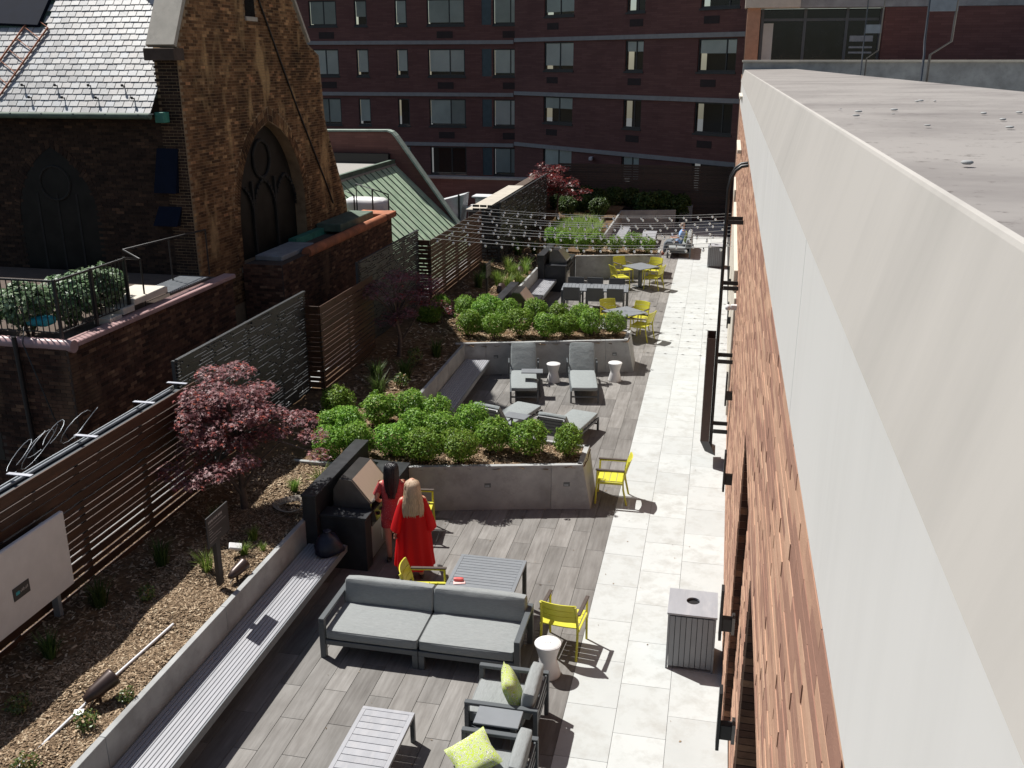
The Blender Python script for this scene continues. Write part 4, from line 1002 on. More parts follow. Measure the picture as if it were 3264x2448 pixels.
# ------------------------------------------------------------------ church
GX = -12.5                                            # outer face of the gable wall
church = thing('church', 'brown brick church with pale slate roof and pointed window', 'church', (-15, 25, -4)); off = (-15, 25, -4)
gable = [(21.4, -4.2), (21.4, 7.68), (24.7, 13.3), (28.9, 7.95), (29.75, 7.62), (29.95, 5.6), (31.4, 2.9), (31.9, -4.2)]
WC, WW, WS, WSILL, WAP = 25.88, 2.13, 3.25, 2.15, 5.85
def arch_half(z, spring, apex, hw):
    """half width of a pointed arch at height z"""
    if z <= spring: return hw
    if z >= apex: return -1
    h = apex-spring; r = (h*h+hw*hw)/(2*hw)
    return math.sqrt(max(0, r*r-(z-spring)**2))-(r-hw)
def in_win(y, z, grow=0.0):
    if z < WSILL-grow: return False
    return abs(y-WC) < arch_half(z, WS, WAP+grow*1.25, WW+grow)
def arch_pts(c, hw, sill, spring, apex, n=10):
    L = [(c-hw, sill)]+[(c-arch_half(spring+(apex-spring)*k/n, spring, apex+1e-6, hw), spring+(apex-spring)*k/n) for k in range(n)]+[(c, apex)]
    return L+[(2*c-a, b) for a, b in L[::-1][1:]]
# wall body with an opening: strips beside and above the arch
m = MB()
wp = arch_pts(WC, WW, WSILL, WS, WAP)
def wall_x(poly, x0, x1): 
    n = len(poly); m.add([(x0, y, z) for y, z in poly]+[(x1, y, z) for y, z in poly], [tuple(range(n)), tuple(range(2*n-1, n-1, -1))]+[(i, n+i, n+(i+1) % n, (i+1) % n) for i in range(n)])
lft = [(21.4, -4.2), (21.4, 7.68), (24.7, 13.3), (WC, 11.75), (WC, WAP)]+[(a, b) for a, b in wp[:len(wp)//2][::-1]]+[(WC-WW, -4.2)]
rgt = [(WC, 11.75), (28.9, 7.95), (29.75, 7.62), (29.95, 5.6), (31.4, 2.9), (31.9, -4.2), (WC+WW, -4.2)]+[(a, b) for a, b in wp[len(wp)//2+1:][::-1]]+[(WC, WAP)]
wall_x(lft, GX-0.6, GX); wall_x(rgt, GX-0.6, GX); wall_x([(WC-WW, -4.2), (WC-WW, WSILL), (WC+WW, WSILL), (WC+WW, -4.2)], GX-0.6, GX)
m.build('gable_wall', 'mortar_church', church, off)
lst = bricks(21.41, 31.6, 1.2, 9.6, 0.225, 0.073, lambda y, z: inpoly(y, z, gable) and inpoly(y-0.1, z, gable) and inpoly(y+0.1, z, gable) and not in_win(y, z, 0.30) and not (24.95 < y < 25.6 and 8.55 < z < 9.3))
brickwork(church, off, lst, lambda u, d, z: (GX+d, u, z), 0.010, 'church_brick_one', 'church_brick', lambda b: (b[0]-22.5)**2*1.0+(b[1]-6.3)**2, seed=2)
# brick voussoirs round the arch, two rings
m = MB()
def arc_ring(c, hw, spring, apex, grow0, grow1, X, dx, n, mb, axis='x'):
    for sg in (-1, 1):
        prev = None
        for k in range(n+1):
            def pt(g):
                z = spring+(apex+g*1.25-spring)*k/n; return (c+sg*max(0, arch_half(z, spring, apex+g*1.25+1e-6, hw+g)), z)
            cur = (pt(grow0), pt(grow1))
            if prev:
                t = 0.1
                q = [tuple(a*(1-t)+b*t for a, b in zip(prev[i], cur[i])) for i in (0, 1)]+[tuple(a*t+b*(1-t) for a, b in zip(prev[i], cur[i])) for i in (1, 0)]
                if axis == 'x': vs = [(X, a, b) for a, b in q]+[(X+dx, a, b) for a, b in q]
                else: vs = [(a, X, b) for a, b in q]+[(a, X+dx, b) for a, b in q]
                mb.add(vs, [(4, 5, 6, 7), (0, 3, 2, 1), (0, 1, 5, 4), (1, 2, 6, 5), (2, 3, 7, 6), (3, 0, 4, 7)])
            prev = cur
arc_ring(WC, WW, WS, WAP, 0.005, 0.14, GX, 0.014, 38, m); arc_ring(WC, WW, WS, WAP, 0.15, 0.285, GX, 0.011, 40, m)
for k in range(14):
    for g0, g1 in ((0.005, 0.14), (0.15, 0.285)):
        for sg in (-1, 1):
            a, b_ = sorted((WC+sg*(WW+g0), WC+sg*(WW+g1))); z = WSILL+k*0.078
            m.box(GX, GX+0.012, a, b_, z, z+0.068)
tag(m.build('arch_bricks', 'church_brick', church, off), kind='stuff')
win = MB(); n_ = len(wp); win.add([(GX-0.34, y, z) for y, z in wp]+[(GX-0.36, y, z) for y, z in wp], [tuple(range(n_)), tuple(range(2*n_-1, n_-1, -1))])
w_ = win.build('window', 'church_glass', church, off)
m = MB()
for y in (WC-0.72, WC+0.72): m.box(GX-0.335, GX-0.27, y-0.05, y+0.05, WSILL, WS+1.0)
for c0 in (WC-1.42, WC, WC+1.42): arc_ring(c0, 0.66, WS, WS+0.95, 0, 0.08, GX-0.335, 0.06, 8, m)
m.tube([(GX-0.31, WC+0.52*math.cos(a), WS+1.55+0.52*math.sin(a)) for a in [2*math.pi*k/20 for k in range(21)]], 0.05, 6)
m.build('tracery', 'tracery', w_, off)
MB().box(GX-0.3, GX+0.09, WC-WW-0.15, WC+WW+0.15, WSILL-0.16, WSILL-0.02, 0.01).build('sill', 'lime_stone', w_, off)
# nave wall facing the camera, with its dark window
NY = 21.42
m = MB(); n2 = arch_pts(-16.2, 1.15, 2.0, 3.6, 5.45)
m.add([(-22, NY, -4.2), (-13.08, NY, -4.2), (-13.08, NY, 6.6), (-22, NY, 6.6)], [(0, 1, 2, 3)])
m.box(-13.08, -12.52, NY-0.015, NY+0.5, -4.2, 7.5)
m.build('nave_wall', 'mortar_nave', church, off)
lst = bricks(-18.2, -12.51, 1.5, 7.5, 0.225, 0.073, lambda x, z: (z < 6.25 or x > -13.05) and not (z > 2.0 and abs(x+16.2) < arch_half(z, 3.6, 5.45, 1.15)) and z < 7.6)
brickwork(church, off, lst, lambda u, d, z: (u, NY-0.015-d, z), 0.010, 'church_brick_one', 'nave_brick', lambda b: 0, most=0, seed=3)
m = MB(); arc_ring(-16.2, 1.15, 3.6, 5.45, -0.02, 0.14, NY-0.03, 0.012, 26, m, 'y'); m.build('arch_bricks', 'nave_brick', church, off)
m = MB(); m.add([(x, NY-0.019, z) for x, z in n2], [tuple(range(len(n2)))]); w2 = m.build('window', 'church_glass', church, off)
m = MB()
for x in (-16.75, -16.2, -15.65): m.box(x-0.03, x+0.03, NY-0.03, NY-0.005, 2.0, 4.3)
m.tube([(-16.2+0.42*math.cos(a), NY-0.02, 4.55+0.42*math.sin(a)) for a in [2*math.pi*k/16 for k in range(17)]], 0.035, 6); m.build('tracery', 'tracery', w2, off)
for (x0, x1, z0, z1, nm) in ((-13.28, -12.72, 4.4, 5.45, 'window_board'), (-13.4, -12.78, 3.6, 4.06, 'window_board')):
    m = MB(); m.add([(x0-0.12, NY-0.18, z0), (x1-0.1, NY-0.18, z0), (x1, NY-0.03, z1), (x0, NY-0.03, z1), (x0-0.12, NY, z0), (x1-0.1, NY, z0), (x1, NY, z1), (x0, NY, z1)], [(0, 1, 2, 3), (3, 2, 6, 7), (0, 3, 7, 4), (1, 5, 6, 2), (0, 4, 5, 1)])
    m.build(nm, 'blue_board', church, off)
# roof
EY, EZ, RY, RZ = 20.98, 6.28, 25.2, 11.9
sl_ = Vector((0, RY-EY, RZ-EZ)); SL = sl_.length; sd = sl_/SL; sn = Vector((0, -sd.z, sd.y))
m = MB(); m.add([(-24, EY, EZ-0.02), (-13.08, EY, EZ-0.02), (-13.08, RY, RZ-0.02), (-24, RY, RZ-0.02), (-24, 30, 5.5), (-13.08, 30, 5.5)], [(0, 1, 2, 3), (3, 2, 5, 4)]); roof = m.build('roof', 'patina_dark', church, off)
rows = []; SW, SE = 0.238, 0.172
for i in range(int(3.9/SE)):
    x = -18.0+(SW/2 if i % 2 else 0)
    while x < -13.02:
        if not (x < -16.75 and i > 13): rows.append((i, x))
        x += SW
rows.sort(key=lambda t: abs(t[1]+15.0)+0.2*t[0])
rm3 = Matrix(((1, 0, 0), (0, sd.y, sn.y), (0, sd.z, sn.z)))     # columns: along eave, up the slope, out
def slate_mesh(k):
    q = random.Random(k); m = MB(); w = SW-0.015
    vs = [(0.003, -0.012+q.uniform(-.006, .006), 0.021), (w, -0.012+q.uniform(-.006, .006), 0.021), (w, SE+0.03, 0.004), (0.003, SE+0.03, 0.004)]
    vs += [(x, y, z-0.014) for x, y, z in vs]
    m.add([rm3 @ Vector(p) for p in vs], [(0, 1, 2, 3), (0, 4, 5, 1), (1, 5, 6, 2), (3, 7, 4, 0)]); return m
smesh = [slate_mesh(k).mesh('slate', 'slate') for k in range(6)]
mb = MB()
for k, (i, x) in enumerate(rows):
    p = Vector((x, EY, EZ))+sd*(i*SE)+sn*rnd.uniform(0, 0.004)
    if x+SW > -13.07:
        w_ = (-13.07-x-0.003)/(SW-0.006)
        if w_ > 0.1: mb.add([Vector((v[0]*w_, v[1], v[2]))+p-Vector(off) for v in slate_mesh(k % 6).v], [(0, 1, 2, 3), (0, 4, 5, 1), (1, 5, 6, 2), (3, 7, 4, 0)])
        continue
    if k < 300: link('slate', smesh[k % 6], roof, p-Vector(off))
    else: mb.add([Vector(v)+p-Vector(off) for v in slate_mesh(k % 6).v], [(0, 1, 2, 3), (0, 4, 5, 1), (1, 5, 6, 2), (3, 7, 4, 0)])
tag(mb.build('slates', 'slate_far', roof), kind='stuff')
k = 0
for i, xs in ((2, (-16.35, -15.45, -14.55, -13.6)), (4, (-16.65, -15.75, -14.85, -13.95))):
    for x in xs:
        p = Vector((x, EY, EZ))+sd*(i*SE)
        g_ = MB(); g_.tube([p+sn*0.005+sd*0.06, p+sn*0.05+sd*0.02, p+sn*0.085], [0.012, 0.014, 0.012], 8); g_.ball(p+sn*0.105, 0.035, 0.03, 0.035, 10, 7)
        g_.build('snow_guard', 'black_metal', roof, off)
MB().tube([(-24, EY-0.07, EZ-0.10), (-13.05, EY-0.07, EZ-0.06)], 0.075, 10).build('gutter', 'patina_dark', church, off)
for x in (-16.75, -15.9, -15.05, -14.2, -13.35, -13.05): MB().box(x, x+0.03, EY-0.15, EY+0.02, EZ-0.03, EZ-0.01).build('gutter_hanger', 'galv', church, off)
MB().box(-13.05, -12.82, EY+0.1, EY+0.36, EZ-0.22, EZ+0.02, 0.01).build('leader_head', 'leader_green', church, off)
# rake coping and kneeler
m = MB(); a, b_ = Vector((0, 21.32, 7.74)), Vector((0, 24.7, 13.44)); d_ = (b_-a).normalized(); nn_ = Vector((0, -d_.z, d_.y)); 
for x0, x1 in ((-13.16, -12.44),):
    m.add([(x0, *(a.yz)), (x1, *(a.yz)), (x1, *(b_.yz)), (x0, *(b_.yz)), (x0, *((a+nn_*0.12).yz)), (x1, *((a+nn_*0.12).yz)), (x1, *((b_+nn_*0.12).yz)), (x0, *((b_+nn_*0.12).yz))], [(4, 5, 6, 7), (0, 3, 2, 1), (0, 1, 5, 4), (1, 2, 6, 5), (3, 0, 4, 7)])
m.build('coping', 'lime_stone', church, off)
m = MB(); a, b_ = Vector((0, 24.7, 13.44)), Vector((0, 29.0, 7.98)); d_ = (b_-a).normalized(); nn_ = Vector((0, -d_.z, d_.y)); x0, x1 = -13.16, -12.46
m.add([(x0, *(a.yz)), (x1, *(a.yz)), (x1, *(b_.yz)), (x0, *(b_.yz)), (x0, *((a+nn_*0.1).yz)), (x1, *((a+nn_*0.1).yz)), (x1, *((b_+nn_*0.1).yz)), (x0, *((b_+nn_*0.1).yz))], [(4, 5, 6, 7), (0, 3, 2, 1), (1, 2, 6, 5), (3, 0, 4, 7)])
m.build('coping', 'lime_stone', church, off)
MB().box(-13.2, -12.42, 21.15, 21.6, 7.45, 7.72, 0.01).build('kneeler', 'mortar_dark', church, off)
MB().box(GX-0.05, GX+0.06, 24.95, 25.6, 8.45, 8.56, 0.01).build('vent_sill', 'lime_stone', church, off); MB().box(GX-0.02, GX+0.012, 25.0, 25.55, 8.57, 9.25).build('vent', 'dark_glass', church, off)
MB().tube([(GX+0.05, 25.7, 9.1), (GX+0.04, 27.6, 6.4), (GX+0.05, 29.77, 3.5), (GX+0.05, 30.1, 3.0)], 0.025, 8).build('rain_cable', 'black_metal', church, off)
# ladder lying on the slates and the dark dormer at the left edge
lad = thing('roof_ladder', 'rusty ladder lying on the slate roof at the left edge', 'ladder', (-17, 21.5, 7)); lo = (-17, 21.5, 7)
def rp(x, s, h=0.05): p = Vector((x, EY, EZ))+sd*s+sn*h; return p
MB().tube([rp(-17.22, 0.4), rp(-16.50, 2.4)], 0.022, 6).build('rail', 'terracotta', lad, lo); MB().tube([rp(-17.85, 0.6), rp(-17.0, 2.9)], 0.022, 6).build('rail', 'terracotta', lad, lo)
for q in range(7):
    t_ = q/6.0; MB().tube([rp(-17.22+0.72*t_, 0.4+2.0*t_), rp(-17.75+0.70*t_, 0.75+2.0*t_)], 0.012, 5).build('rung', 'terracotta', lad, lo)
m = MB(); m.add([rp(-18.6, 2.55, h_) for h_ in (0.09,)]+[rp(-16.78, 2.45, 0.09), rp(-16.6, 4.2, 0.09), rp(-18.6, 4.2, 0.09), rp(-18.6, 2.55, 0), rp(-16.78, 2.45, 0), rp(-16.6, 4.2, 0), rp(-18.6, 4.2, 0)], [(0, 1, 2, 3), (0, 4, 5, 1), (1, 5, 6, 2)]); m.build('roof_hatch', 'blue_board', church, off)
MB().box(-14.6, -13.5, 23.2, 25.0, 8.5, 16.4).build('shade_stack', 'church_brick', church, off)  # unseen stack added to cast shade over bench, second fence and maple
MB().box(-14.7, -13.4, 23.1, 25.1, 16.4, 16.6).build('shade_stack_cap', 'lime_stone', church, off)

# ------------------------------------------------------------------ brick annexes beside the church
AX = -11.3
an = thing('brick_annex', 'dark brick annex with railed roof terrace below the church', 'building', (-13, 16, -4)); off = (-13, 16, -4)
MB().box(-20, AX, 14.58, 20.8, -4.2, 2.50).build('wall', 'mortar_dark', an, off)
lst = bricks(14.6, 20.8, -0.6, 2.48, 0.225, 0.073, lambda y, z: True)
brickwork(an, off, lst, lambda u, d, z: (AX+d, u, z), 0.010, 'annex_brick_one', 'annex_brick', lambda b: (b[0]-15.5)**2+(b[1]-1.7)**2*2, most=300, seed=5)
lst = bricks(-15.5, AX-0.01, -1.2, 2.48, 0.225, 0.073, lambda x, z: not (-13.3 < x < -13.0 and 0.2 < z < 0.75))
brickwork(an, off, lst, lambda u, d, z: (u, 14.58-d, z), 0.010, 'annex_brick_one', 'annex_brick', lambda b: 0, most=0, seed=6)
MB().box(-13.3, -13.0, 14.571, 14.60, 0.2, 0.75).build('vent_opening', 'dark_glass', an, off)
m = MB(); m.tube([(-20, 14.68, 2.53), (-11.22, 14.68, 2.53)], 0.12, 12); m.build('front_coping', 'coping_pink', an, off)
MB().box(-11.5, -11.2, 14.8, 20.8, 2.50, 2.60, 0.015).build('side_coping', 'coping_pink', an, off)
MB().tube([(-12.3, 14.50, 2.7), (-12.25, 14.48, 1.0), (-12.05, 14.48, -4)], 0.045, 8).build('downpipe', 'black_metal', an, off)
MB().tube([(-12.3, 14.9, 2.75), (-12.15, 14.62, 2.86), (-12.1, 14.46, 2.6), (-11.7, 14.46, 1.2), (-11.28, 14.56, 0.3)], 0.012, 6).build('cable', 'black_metal', an, off)
rail = thing('terrace_railing', 'black baluster railing around the brick roof terrace', 'railing', (-11.5, 14.75, 2.6)); off = (-11.5, 14.75, 2.6)
RT = 3.68
MB().box(-17.5, -11.48, 14.735, 14.775, RT, RT+0.035).build('top_rail', 'black_metal', rail, off); MB().box(-17.5, -11.48, 14.745, 14.765, 2.74, 2.76).build('bottom_rail', 'black_metal', rail, off)
MB().box(-11.52, -11.48, 14.775, 16.9, RT, RT+0.035).build('top_rail', 'black_metal', rail, off); MB().box(-11.51, -11.49, 14.775, 16.9, 2.74, 2.76).build('bottom_rail', 'black_metal', rail, off)
for i in range(46): MB().box(-11.62-i*0.125, -11.605-i*0.125, 14.748, 14.763, 2.76, RT).build('baluster', 'black_metal', rail, off)
for i in range(17): MB().box(-11.508, -11.493, 14.88+i*0.122, 14.895+i*0.122, 2.76, RT).build('baluster', 'black_metal', rail, off)
for p in ((-11.5, 14.755), (-11.5, 16.9), (-11.5, 15.8), (-14.0, 14.755)): MB().box(p[0]-0.025, p[0]+0.025, p[1]-0.025, p[1]+0.025, 2.55, RT+0.05).build('post', 'black_metal', rail, off)
hr = thing('stair_handrail', 'black handrail leading from the terrace to the church', 'handrail', (-11.5, 17.5, 2.6)); off = (-11.5, 17.5, 2.6)
MB().tube([(-11.5, 16.95, 3.7), (-11.5, 17.45, 3.58), (-11.9, 17.5, 3.75), (-12.0, 21.0, 3.60)], 0.022, 6).build('rail', 'black_metal', hr, off)
for p in ((-11.5, 17.45, 3.58), (-11.95, 19.3, 3.67), (-12.0, 21.0, 3.60)): MB().tube([(p[0], p[1], 2.5), p], 0.018, 6).build('post', 'black_metal', hr, off)
for i, (y0, y1, z, x0) in enumerate(((16.95, 18.2, 2.86, -12.2), (16.55, 16.95, 2.76, -11.95), (16.1, 16.5, 2.67, -11.8))):
    o = MB().box(x0, -11.42, y0, y1, z-0.13, z, 0.012).build('stone_step', 'cream_stone', None, None); tag(o, 'pale stone step beside the terrace railing, '+['largest and highest', 'middle', 'lowest'][i], 'step', 'terrace steps')
gr = thing('metal_grating', 'white slatted metal grating past the terrace steps', 'grating', (-11.6, 18.2, 2.7)); off = (-11.6, 18.2, 2.7)
for i in range(20): MB().box(-12.05, -11.36, 18.22+i*0.082, 18.255+i*0.082, 2.70, 2.73).build('slat', 'galv', gr, off)
for x in (-12.05, -11.38): MB().box(x, x+0.02, 18.2, 19.9, 2.66, 2.699).build('side_bar', 'black_metal', gr, off)
o = MB().cushion(-0.22, 0.22, -0.16, 0.16, 0, 0.16, 0.05, 0.01).build('plastic_tub', 'teal'); o.location = (-12.2, 15.15, 2.76); tag(o, 'turquoise plastic tub among the terrace shrubs', 'tub')
a2 = thing('brick_annex', 'dark brick lean-to with terracotta coping below the church window', 'building', (-12.4, 28, -4)); off = (-12.4, 28, -4)
MB().box(-12.45, AX, 23.55, 32.55, -4.2, 2.22).build('wall', 'mortar_dark', a2, off)
lst = bricks(23.56, 32.54, -0.3, 2.2, 0.225, 0.073, lambda y, z: True)
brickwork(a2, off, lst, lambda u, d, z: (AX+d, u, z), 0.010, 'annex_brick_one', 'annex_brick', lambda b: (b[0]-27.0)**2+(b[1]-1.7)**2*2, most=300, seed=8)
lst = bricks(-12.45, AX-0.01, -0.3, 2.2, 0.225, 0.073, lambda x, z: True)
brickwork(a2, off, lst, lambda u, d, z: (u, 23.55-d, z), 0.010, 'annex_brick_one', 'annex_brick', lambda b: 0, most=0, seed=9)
m = MB(); m.tube([(-11.36, 25.3, 2.27), (-11.36, 31.9, 2.27)], 0.15, 10); m.build('coping', 'terracotta', a2, off)
MB().box(-12.4, -11.15, 31.9, 32.7, 2.22, 2.42, 0.02).build('corner_coping', 'terracotta', a2, off)
MB().box(-12.4, -11.6, 24.2, 26.4, 2.22, 2.36, 0.02).build('stone_slab', 'concrete', a2, off); MB().box(-12.45, -11.62, 28.6, 31.6, 2.3, 2.55, 0.02).build('roof_hatch', 'patina_dark', a2, off)
MB().box(-12.45, -12.2, 26.5, 30.4, 2.22, 2.42).build('flashing', 'leader_green', a2, off)
MB().box(-12.9, -11.35, 20.81, 23.54, -4.2, 0.6).build('stair_well', 'mortar_dark', a2, off)

# ------------------------------------------------------------------ copper-roofed building, low roof with air units
cb_ = thing('copper_roof_building', 'brick building with green copper roof behind the church', 'building', (-14, 40, -4)); off = (-14, 40, -4)
py = 42.0
m = MB(); poly = [(-19, -4.2), (-19, 4.42), (-14.55, 4.47), (-14.3, 4.3), (-11.55, 0.55), (-10.6, -0.8), (-10.6, -4.2)]; n_ = len(poly)
m.add([(x, py, z) for x, z in poly]+[(x, py+0.35, z) for x, z in poly], [tuple(range(n_)), tuple(range(2*n_-1, n_-1, -1))]+[(i, n_+i, n_+(i+1) % n_, (i+1) % n_) for i in range(n_)])
m.build('parapet_wall', 'apartment_brick', cb_, off)
pts = [Vector((-19, py+0.17, 4.45)), Vector((-14.62, py+0.17, 4.50)), Vector((-14.40, py+0.17, 4.42)), Vector((-14.25, py+0.17, 4.26)), Vector((-11.5, py+0.17, 0.50)), Vector((-10.5, py+0.17, -0.85))]
m = MB()
for a, b_ in zip(pts[:-1], pts[1:]):
    d_ = (b_-a).normalized(); nn_ = Vector((-d_.z, 0, d_.x)); y0, y1 = Vector((0, -0.26, 0)), Vector((0, 0.26, 0))
    m.add([a+y0, b_+y0, b_+y1, a+y1, a+y0+nn_*0.07, b_+y0+nn_*0.07, b_+y1+nn_*0.07, a+y1+nn_*0.07], [(4, 5, 6, 7), (0, 1, 5, 4), (3, 7, 6, 2), (0, 4, 7, 3), (1, 2, 6, 5)])
m.build('coping', 'patina_edge', cb_, off)
MB().box(-19, -14.25, 33.0, py-0.01, 3.0, 3.12).build('flat_roof', 'roof_gravel', cb_, off)
MB().box(-19, -14.5, py-0.35, py-0.02, 3.13, 3.55).build('roof_upstand', 'black_metal', cb_, off)
A, B = Vector((-14.35, 0, 3.12)), Vector((-10.4, 0, -0.55)); d_ = (B-A); L_ = d_.length; d_.normalize(); nn_ = Vector((-d_.z, 0, d_.x))
m = MB(); m.add([(A.x, 33, A.z), (B.x, 33, B.z), (B.x, py-0.01, B.z), (A.x, py-0.01, A.z), (A.x, 33, -4), (B.x, 33, -4)], [(0, 1, 2, 3), (0, 4, 5, 1)]); slope = m.build('copper_slope', 'patina', cb_, off)
sm_ = MB(); p0, p1 = A+nn_*0.001, B+nn_*0.001; sm_.add([p0+Vector((0, -0.018, 0)), p1+Vector((0, -0.018, 0)), p1+Vector((0, 0.018, 0)), p0+Vector((0, 0.018, 0)), p0+nn_*0.035+Vector((0, -0.012, 0)), p1+nn_*0.035+Vector((0, -0.012, 0)), p1+nn_*0.035+Vector((0, 0.012, 0)), p0+nn_*0.035+Vector((0, 0.012, 0))], [(4, 5, 6, 7), (0, 1, 5, 4), (3, 7, 6, 2), (1, 2, 6, 5), (0, 4, 7, 3)])
sme = sm_.mesh('seam', 'patina_dark')
for i in range(13): link('seam', sme, slope, Vector((0, 33.3+i*0.66, 0))-Vector(off))
m = MB().box(-14.42, -14.28, 33, py-0.05, 3.0, 3.3); m.build('ridge_curb', 'patina_dark', cb_, off)
MB().tube([(-12.9, 35.2, 1.65), (-12.7, 35.25, 1.6), (-11.5, 35.6, -0.4)], 0.09, 8).build('downpipe', 'leader_green', cb_, off)
tk = thing('white_tank', 'white rounded tank on the roof below the copper slope', 'tank', (-12.6, 33.4, 2.2)); off = (-12.6, 33.4, 2.2)
MB().cushion(-13.4, -11.8, 33.3, 34.0, 2.0, 2.72, 0.22, 0.02).build('shell', 'white_plastic', tk, off)
MB().box(-13.2, -12.0, 33.4, 33.9, -4.0, 1.999).build('stand', 'mortar_dark', tk, off)
rl_ = thing('roof_handrail', 'black pipe handrail in front of the white roof tank', 'handrail', (-12.4, 32.9, 2.2)); off = (-12.4, 32.9, 2.2)
for pth in ([(-13.2, 32.9, 2.2), (-13.2, 32.9, 3.05), (-12.9, 32.9, 2.95), (-12.8, 32.9, 2.85), (-12.8, 32.9, 2.2)], [(-12.7, 32.9, 2.2), (-12.7, 32.9, 3.3), (-11.5, 32.9, 2.95), (-11.5, 32.9, 2.2)], [(-12.1, 32.9, 2.2), (-12.1, 32.9, 3.12)]): MB().tube(pth, 0.028, 6).build('pipe', 'black_metal', rl_, off)
lowb = thing('low_brick_building', 'low brick building with pale coping below the apartment block', 'building', (-11, 51, -4)); off = (-11, 51, -4)
MB().box(-22, -8.45, 45.4, 45.75, -4.2, 2.1).build('wall', 'apartment_brick', lowb, off); MB().box(-22, -8.45, 45.3, 45.85, 2.1, 2.2).build('coping', 'band_stone', lowb, off)
MB().box(-13.5, -8.45, 42.6, 45.39, -4.2, 0.1).build('roof', 'roof_gravel', lowb, off)
def hvac(label, loc, kind):
    root = thing('air_unit', label, 'air unit', loc, 0, 'rooftop air units')
    if kind == 0:
        m = MB(); m.add([(-0.6, -0.5, 0.2), (0.35, -0.5, 0.2), (0.35, 0.5, 0.2), (-0.6, 0.5, 0.2), (-0.75, -0.5, 1.25), (0.55, -0.5, 1.6), (0.55, 0.5, 1.6), (-0.75, 0.5, 1.25)], [(0, 3, 2, 1), (4, 5, 6, 7), (0, 1, 5, 4), (1, 2, 6, 5), (2, 3, 7, 6), (3, 0, 4, 7)]); m.build('hood', 'unit_grey', root)
        MB().lathe([(0.001, 0), (0.28, 0), (0.3, 0.3), (0.2, 0.5), (0.001, 0.55)], 16, (0.1, -0.8, 0.1)).build('fan_housing', 'white_plastic', root); MB().box(0.3, 0.36, -0.62, -0.5, 0.1, 1.6).build('bracket', 'black_metal', root)
    else:
        MB().box(-0.6, 0.6, -0.5, 0.5, 0.1, 0.95, 0.02).build('cabinet', 'unit_grey', root)
        MB().box(-0.7, 0.7, -0.6, 0.6, 0.951, 1.0, 0.01).build('lid', 'white_paint', root)
        MB().lathe([(0.28, 1.0), (0.36, 1.15), (0.4, 1.42), (0.001, 1.43)], 16, cap=False).build('fan', 'unit_grey', root); MB().box(-0.45, 0.45, -0.45, 0.45, 1.44, 1.5).build('cap', 'white_paint', root)
    for x in (-0.5, 0.3): MB().box(x, x+0.1, -0.4, 0.4, 0, 0.099).build('foot', 'black_metal', root)
hvac('slanted grey air duct hood on the low roof beside the brick parapet', (-11.9, 43.3, 0.1), 0)
hvac('square grey air unit with round fan on the low roof', (-10.6, 43.5, 0.1), 1)
hvac('small grey air unit half hidden by the far lattice screen', (-9.3, 44.0, 0.1), 1)

# ------------------------------------------------------------------ apartment block behind
AS = 1.08
def SZ(z): return CAM_Z+AS*(z-CAM_Z)
ab = thing('apartment_block', 'tall dark red brick apartment block with grey bands behind the terrace', 'building', (-12.7, 60.5, -4)); off = (-12.7, 60.5, -4)
AY = 60.5; KX = -11.76*AS
KV = Vector((KX, AY, 0)); du = Vector((0.783, -0.622, 0)).normalized()
def wall_with_holes(name, to, u0, u1, z0, z1, holes, mat, t=0.3):
    """flat wall with rectangular openings, split into a grid of panels"""
    us = sorted({u0, u1, *[h[0] for h in holes], *[h[1] for h in holes]}); zs = sorted({z0, z1, *[h[2] for h in holes], *[h[3] for h in holes]})
    m = MB()
    for a, b_ in zip(us[:-1], us[1:]):
        for c, d in zip(zs[:-1], zs[1:]):
            if any(h[0] <= (a+b_)/2 <= h[1] and h[2] <= (c+d)/2 <= h[3] for h in holes): continue
            m.add([to(a, 0, c), to(b_, 0, c), to(b_, 0, d), to(a, 0, d)], [(0, 1, 2, 3)])
    for h in holes:
        a, b_, c, d = h
        m.add([to(a, 0, c), to(b_, 0, c), to(b_, 0, d), to(a, 0, d), to(a, t, c), to(b_, t, c), to(b_, t, d), to(a, t, d)], [(0, 4, 5, 1), (1, 5, 6, 2), (2, 6, 7, 3), (3, 7, 4, 0)])
    return m.build(name, mat, ab, off)
def A_left(u, d, z): return (u, AY+d, z)
nrm_in = Vector((-du.y, du.x, 0))
def A_right(u, d, z): p = KV+du*u+nrm_in*d; return (p.x, p.y, z)
def tow(to):
    def f(x0, x1, d0, d1, z0, z1):
        m = MB(); vs = [to(u, d, z) for z in (z0, z1) for d in (d0, d1) for u in (x0, x1)]
        m.add(vs, [(0, 2, 3, 1), (4, 5, 7, 6), (0, 1, 5, 4), (2, 6, 7, 3), (0, 4, 6, 2), (1, 3, 7, 5)]); return m
    return f
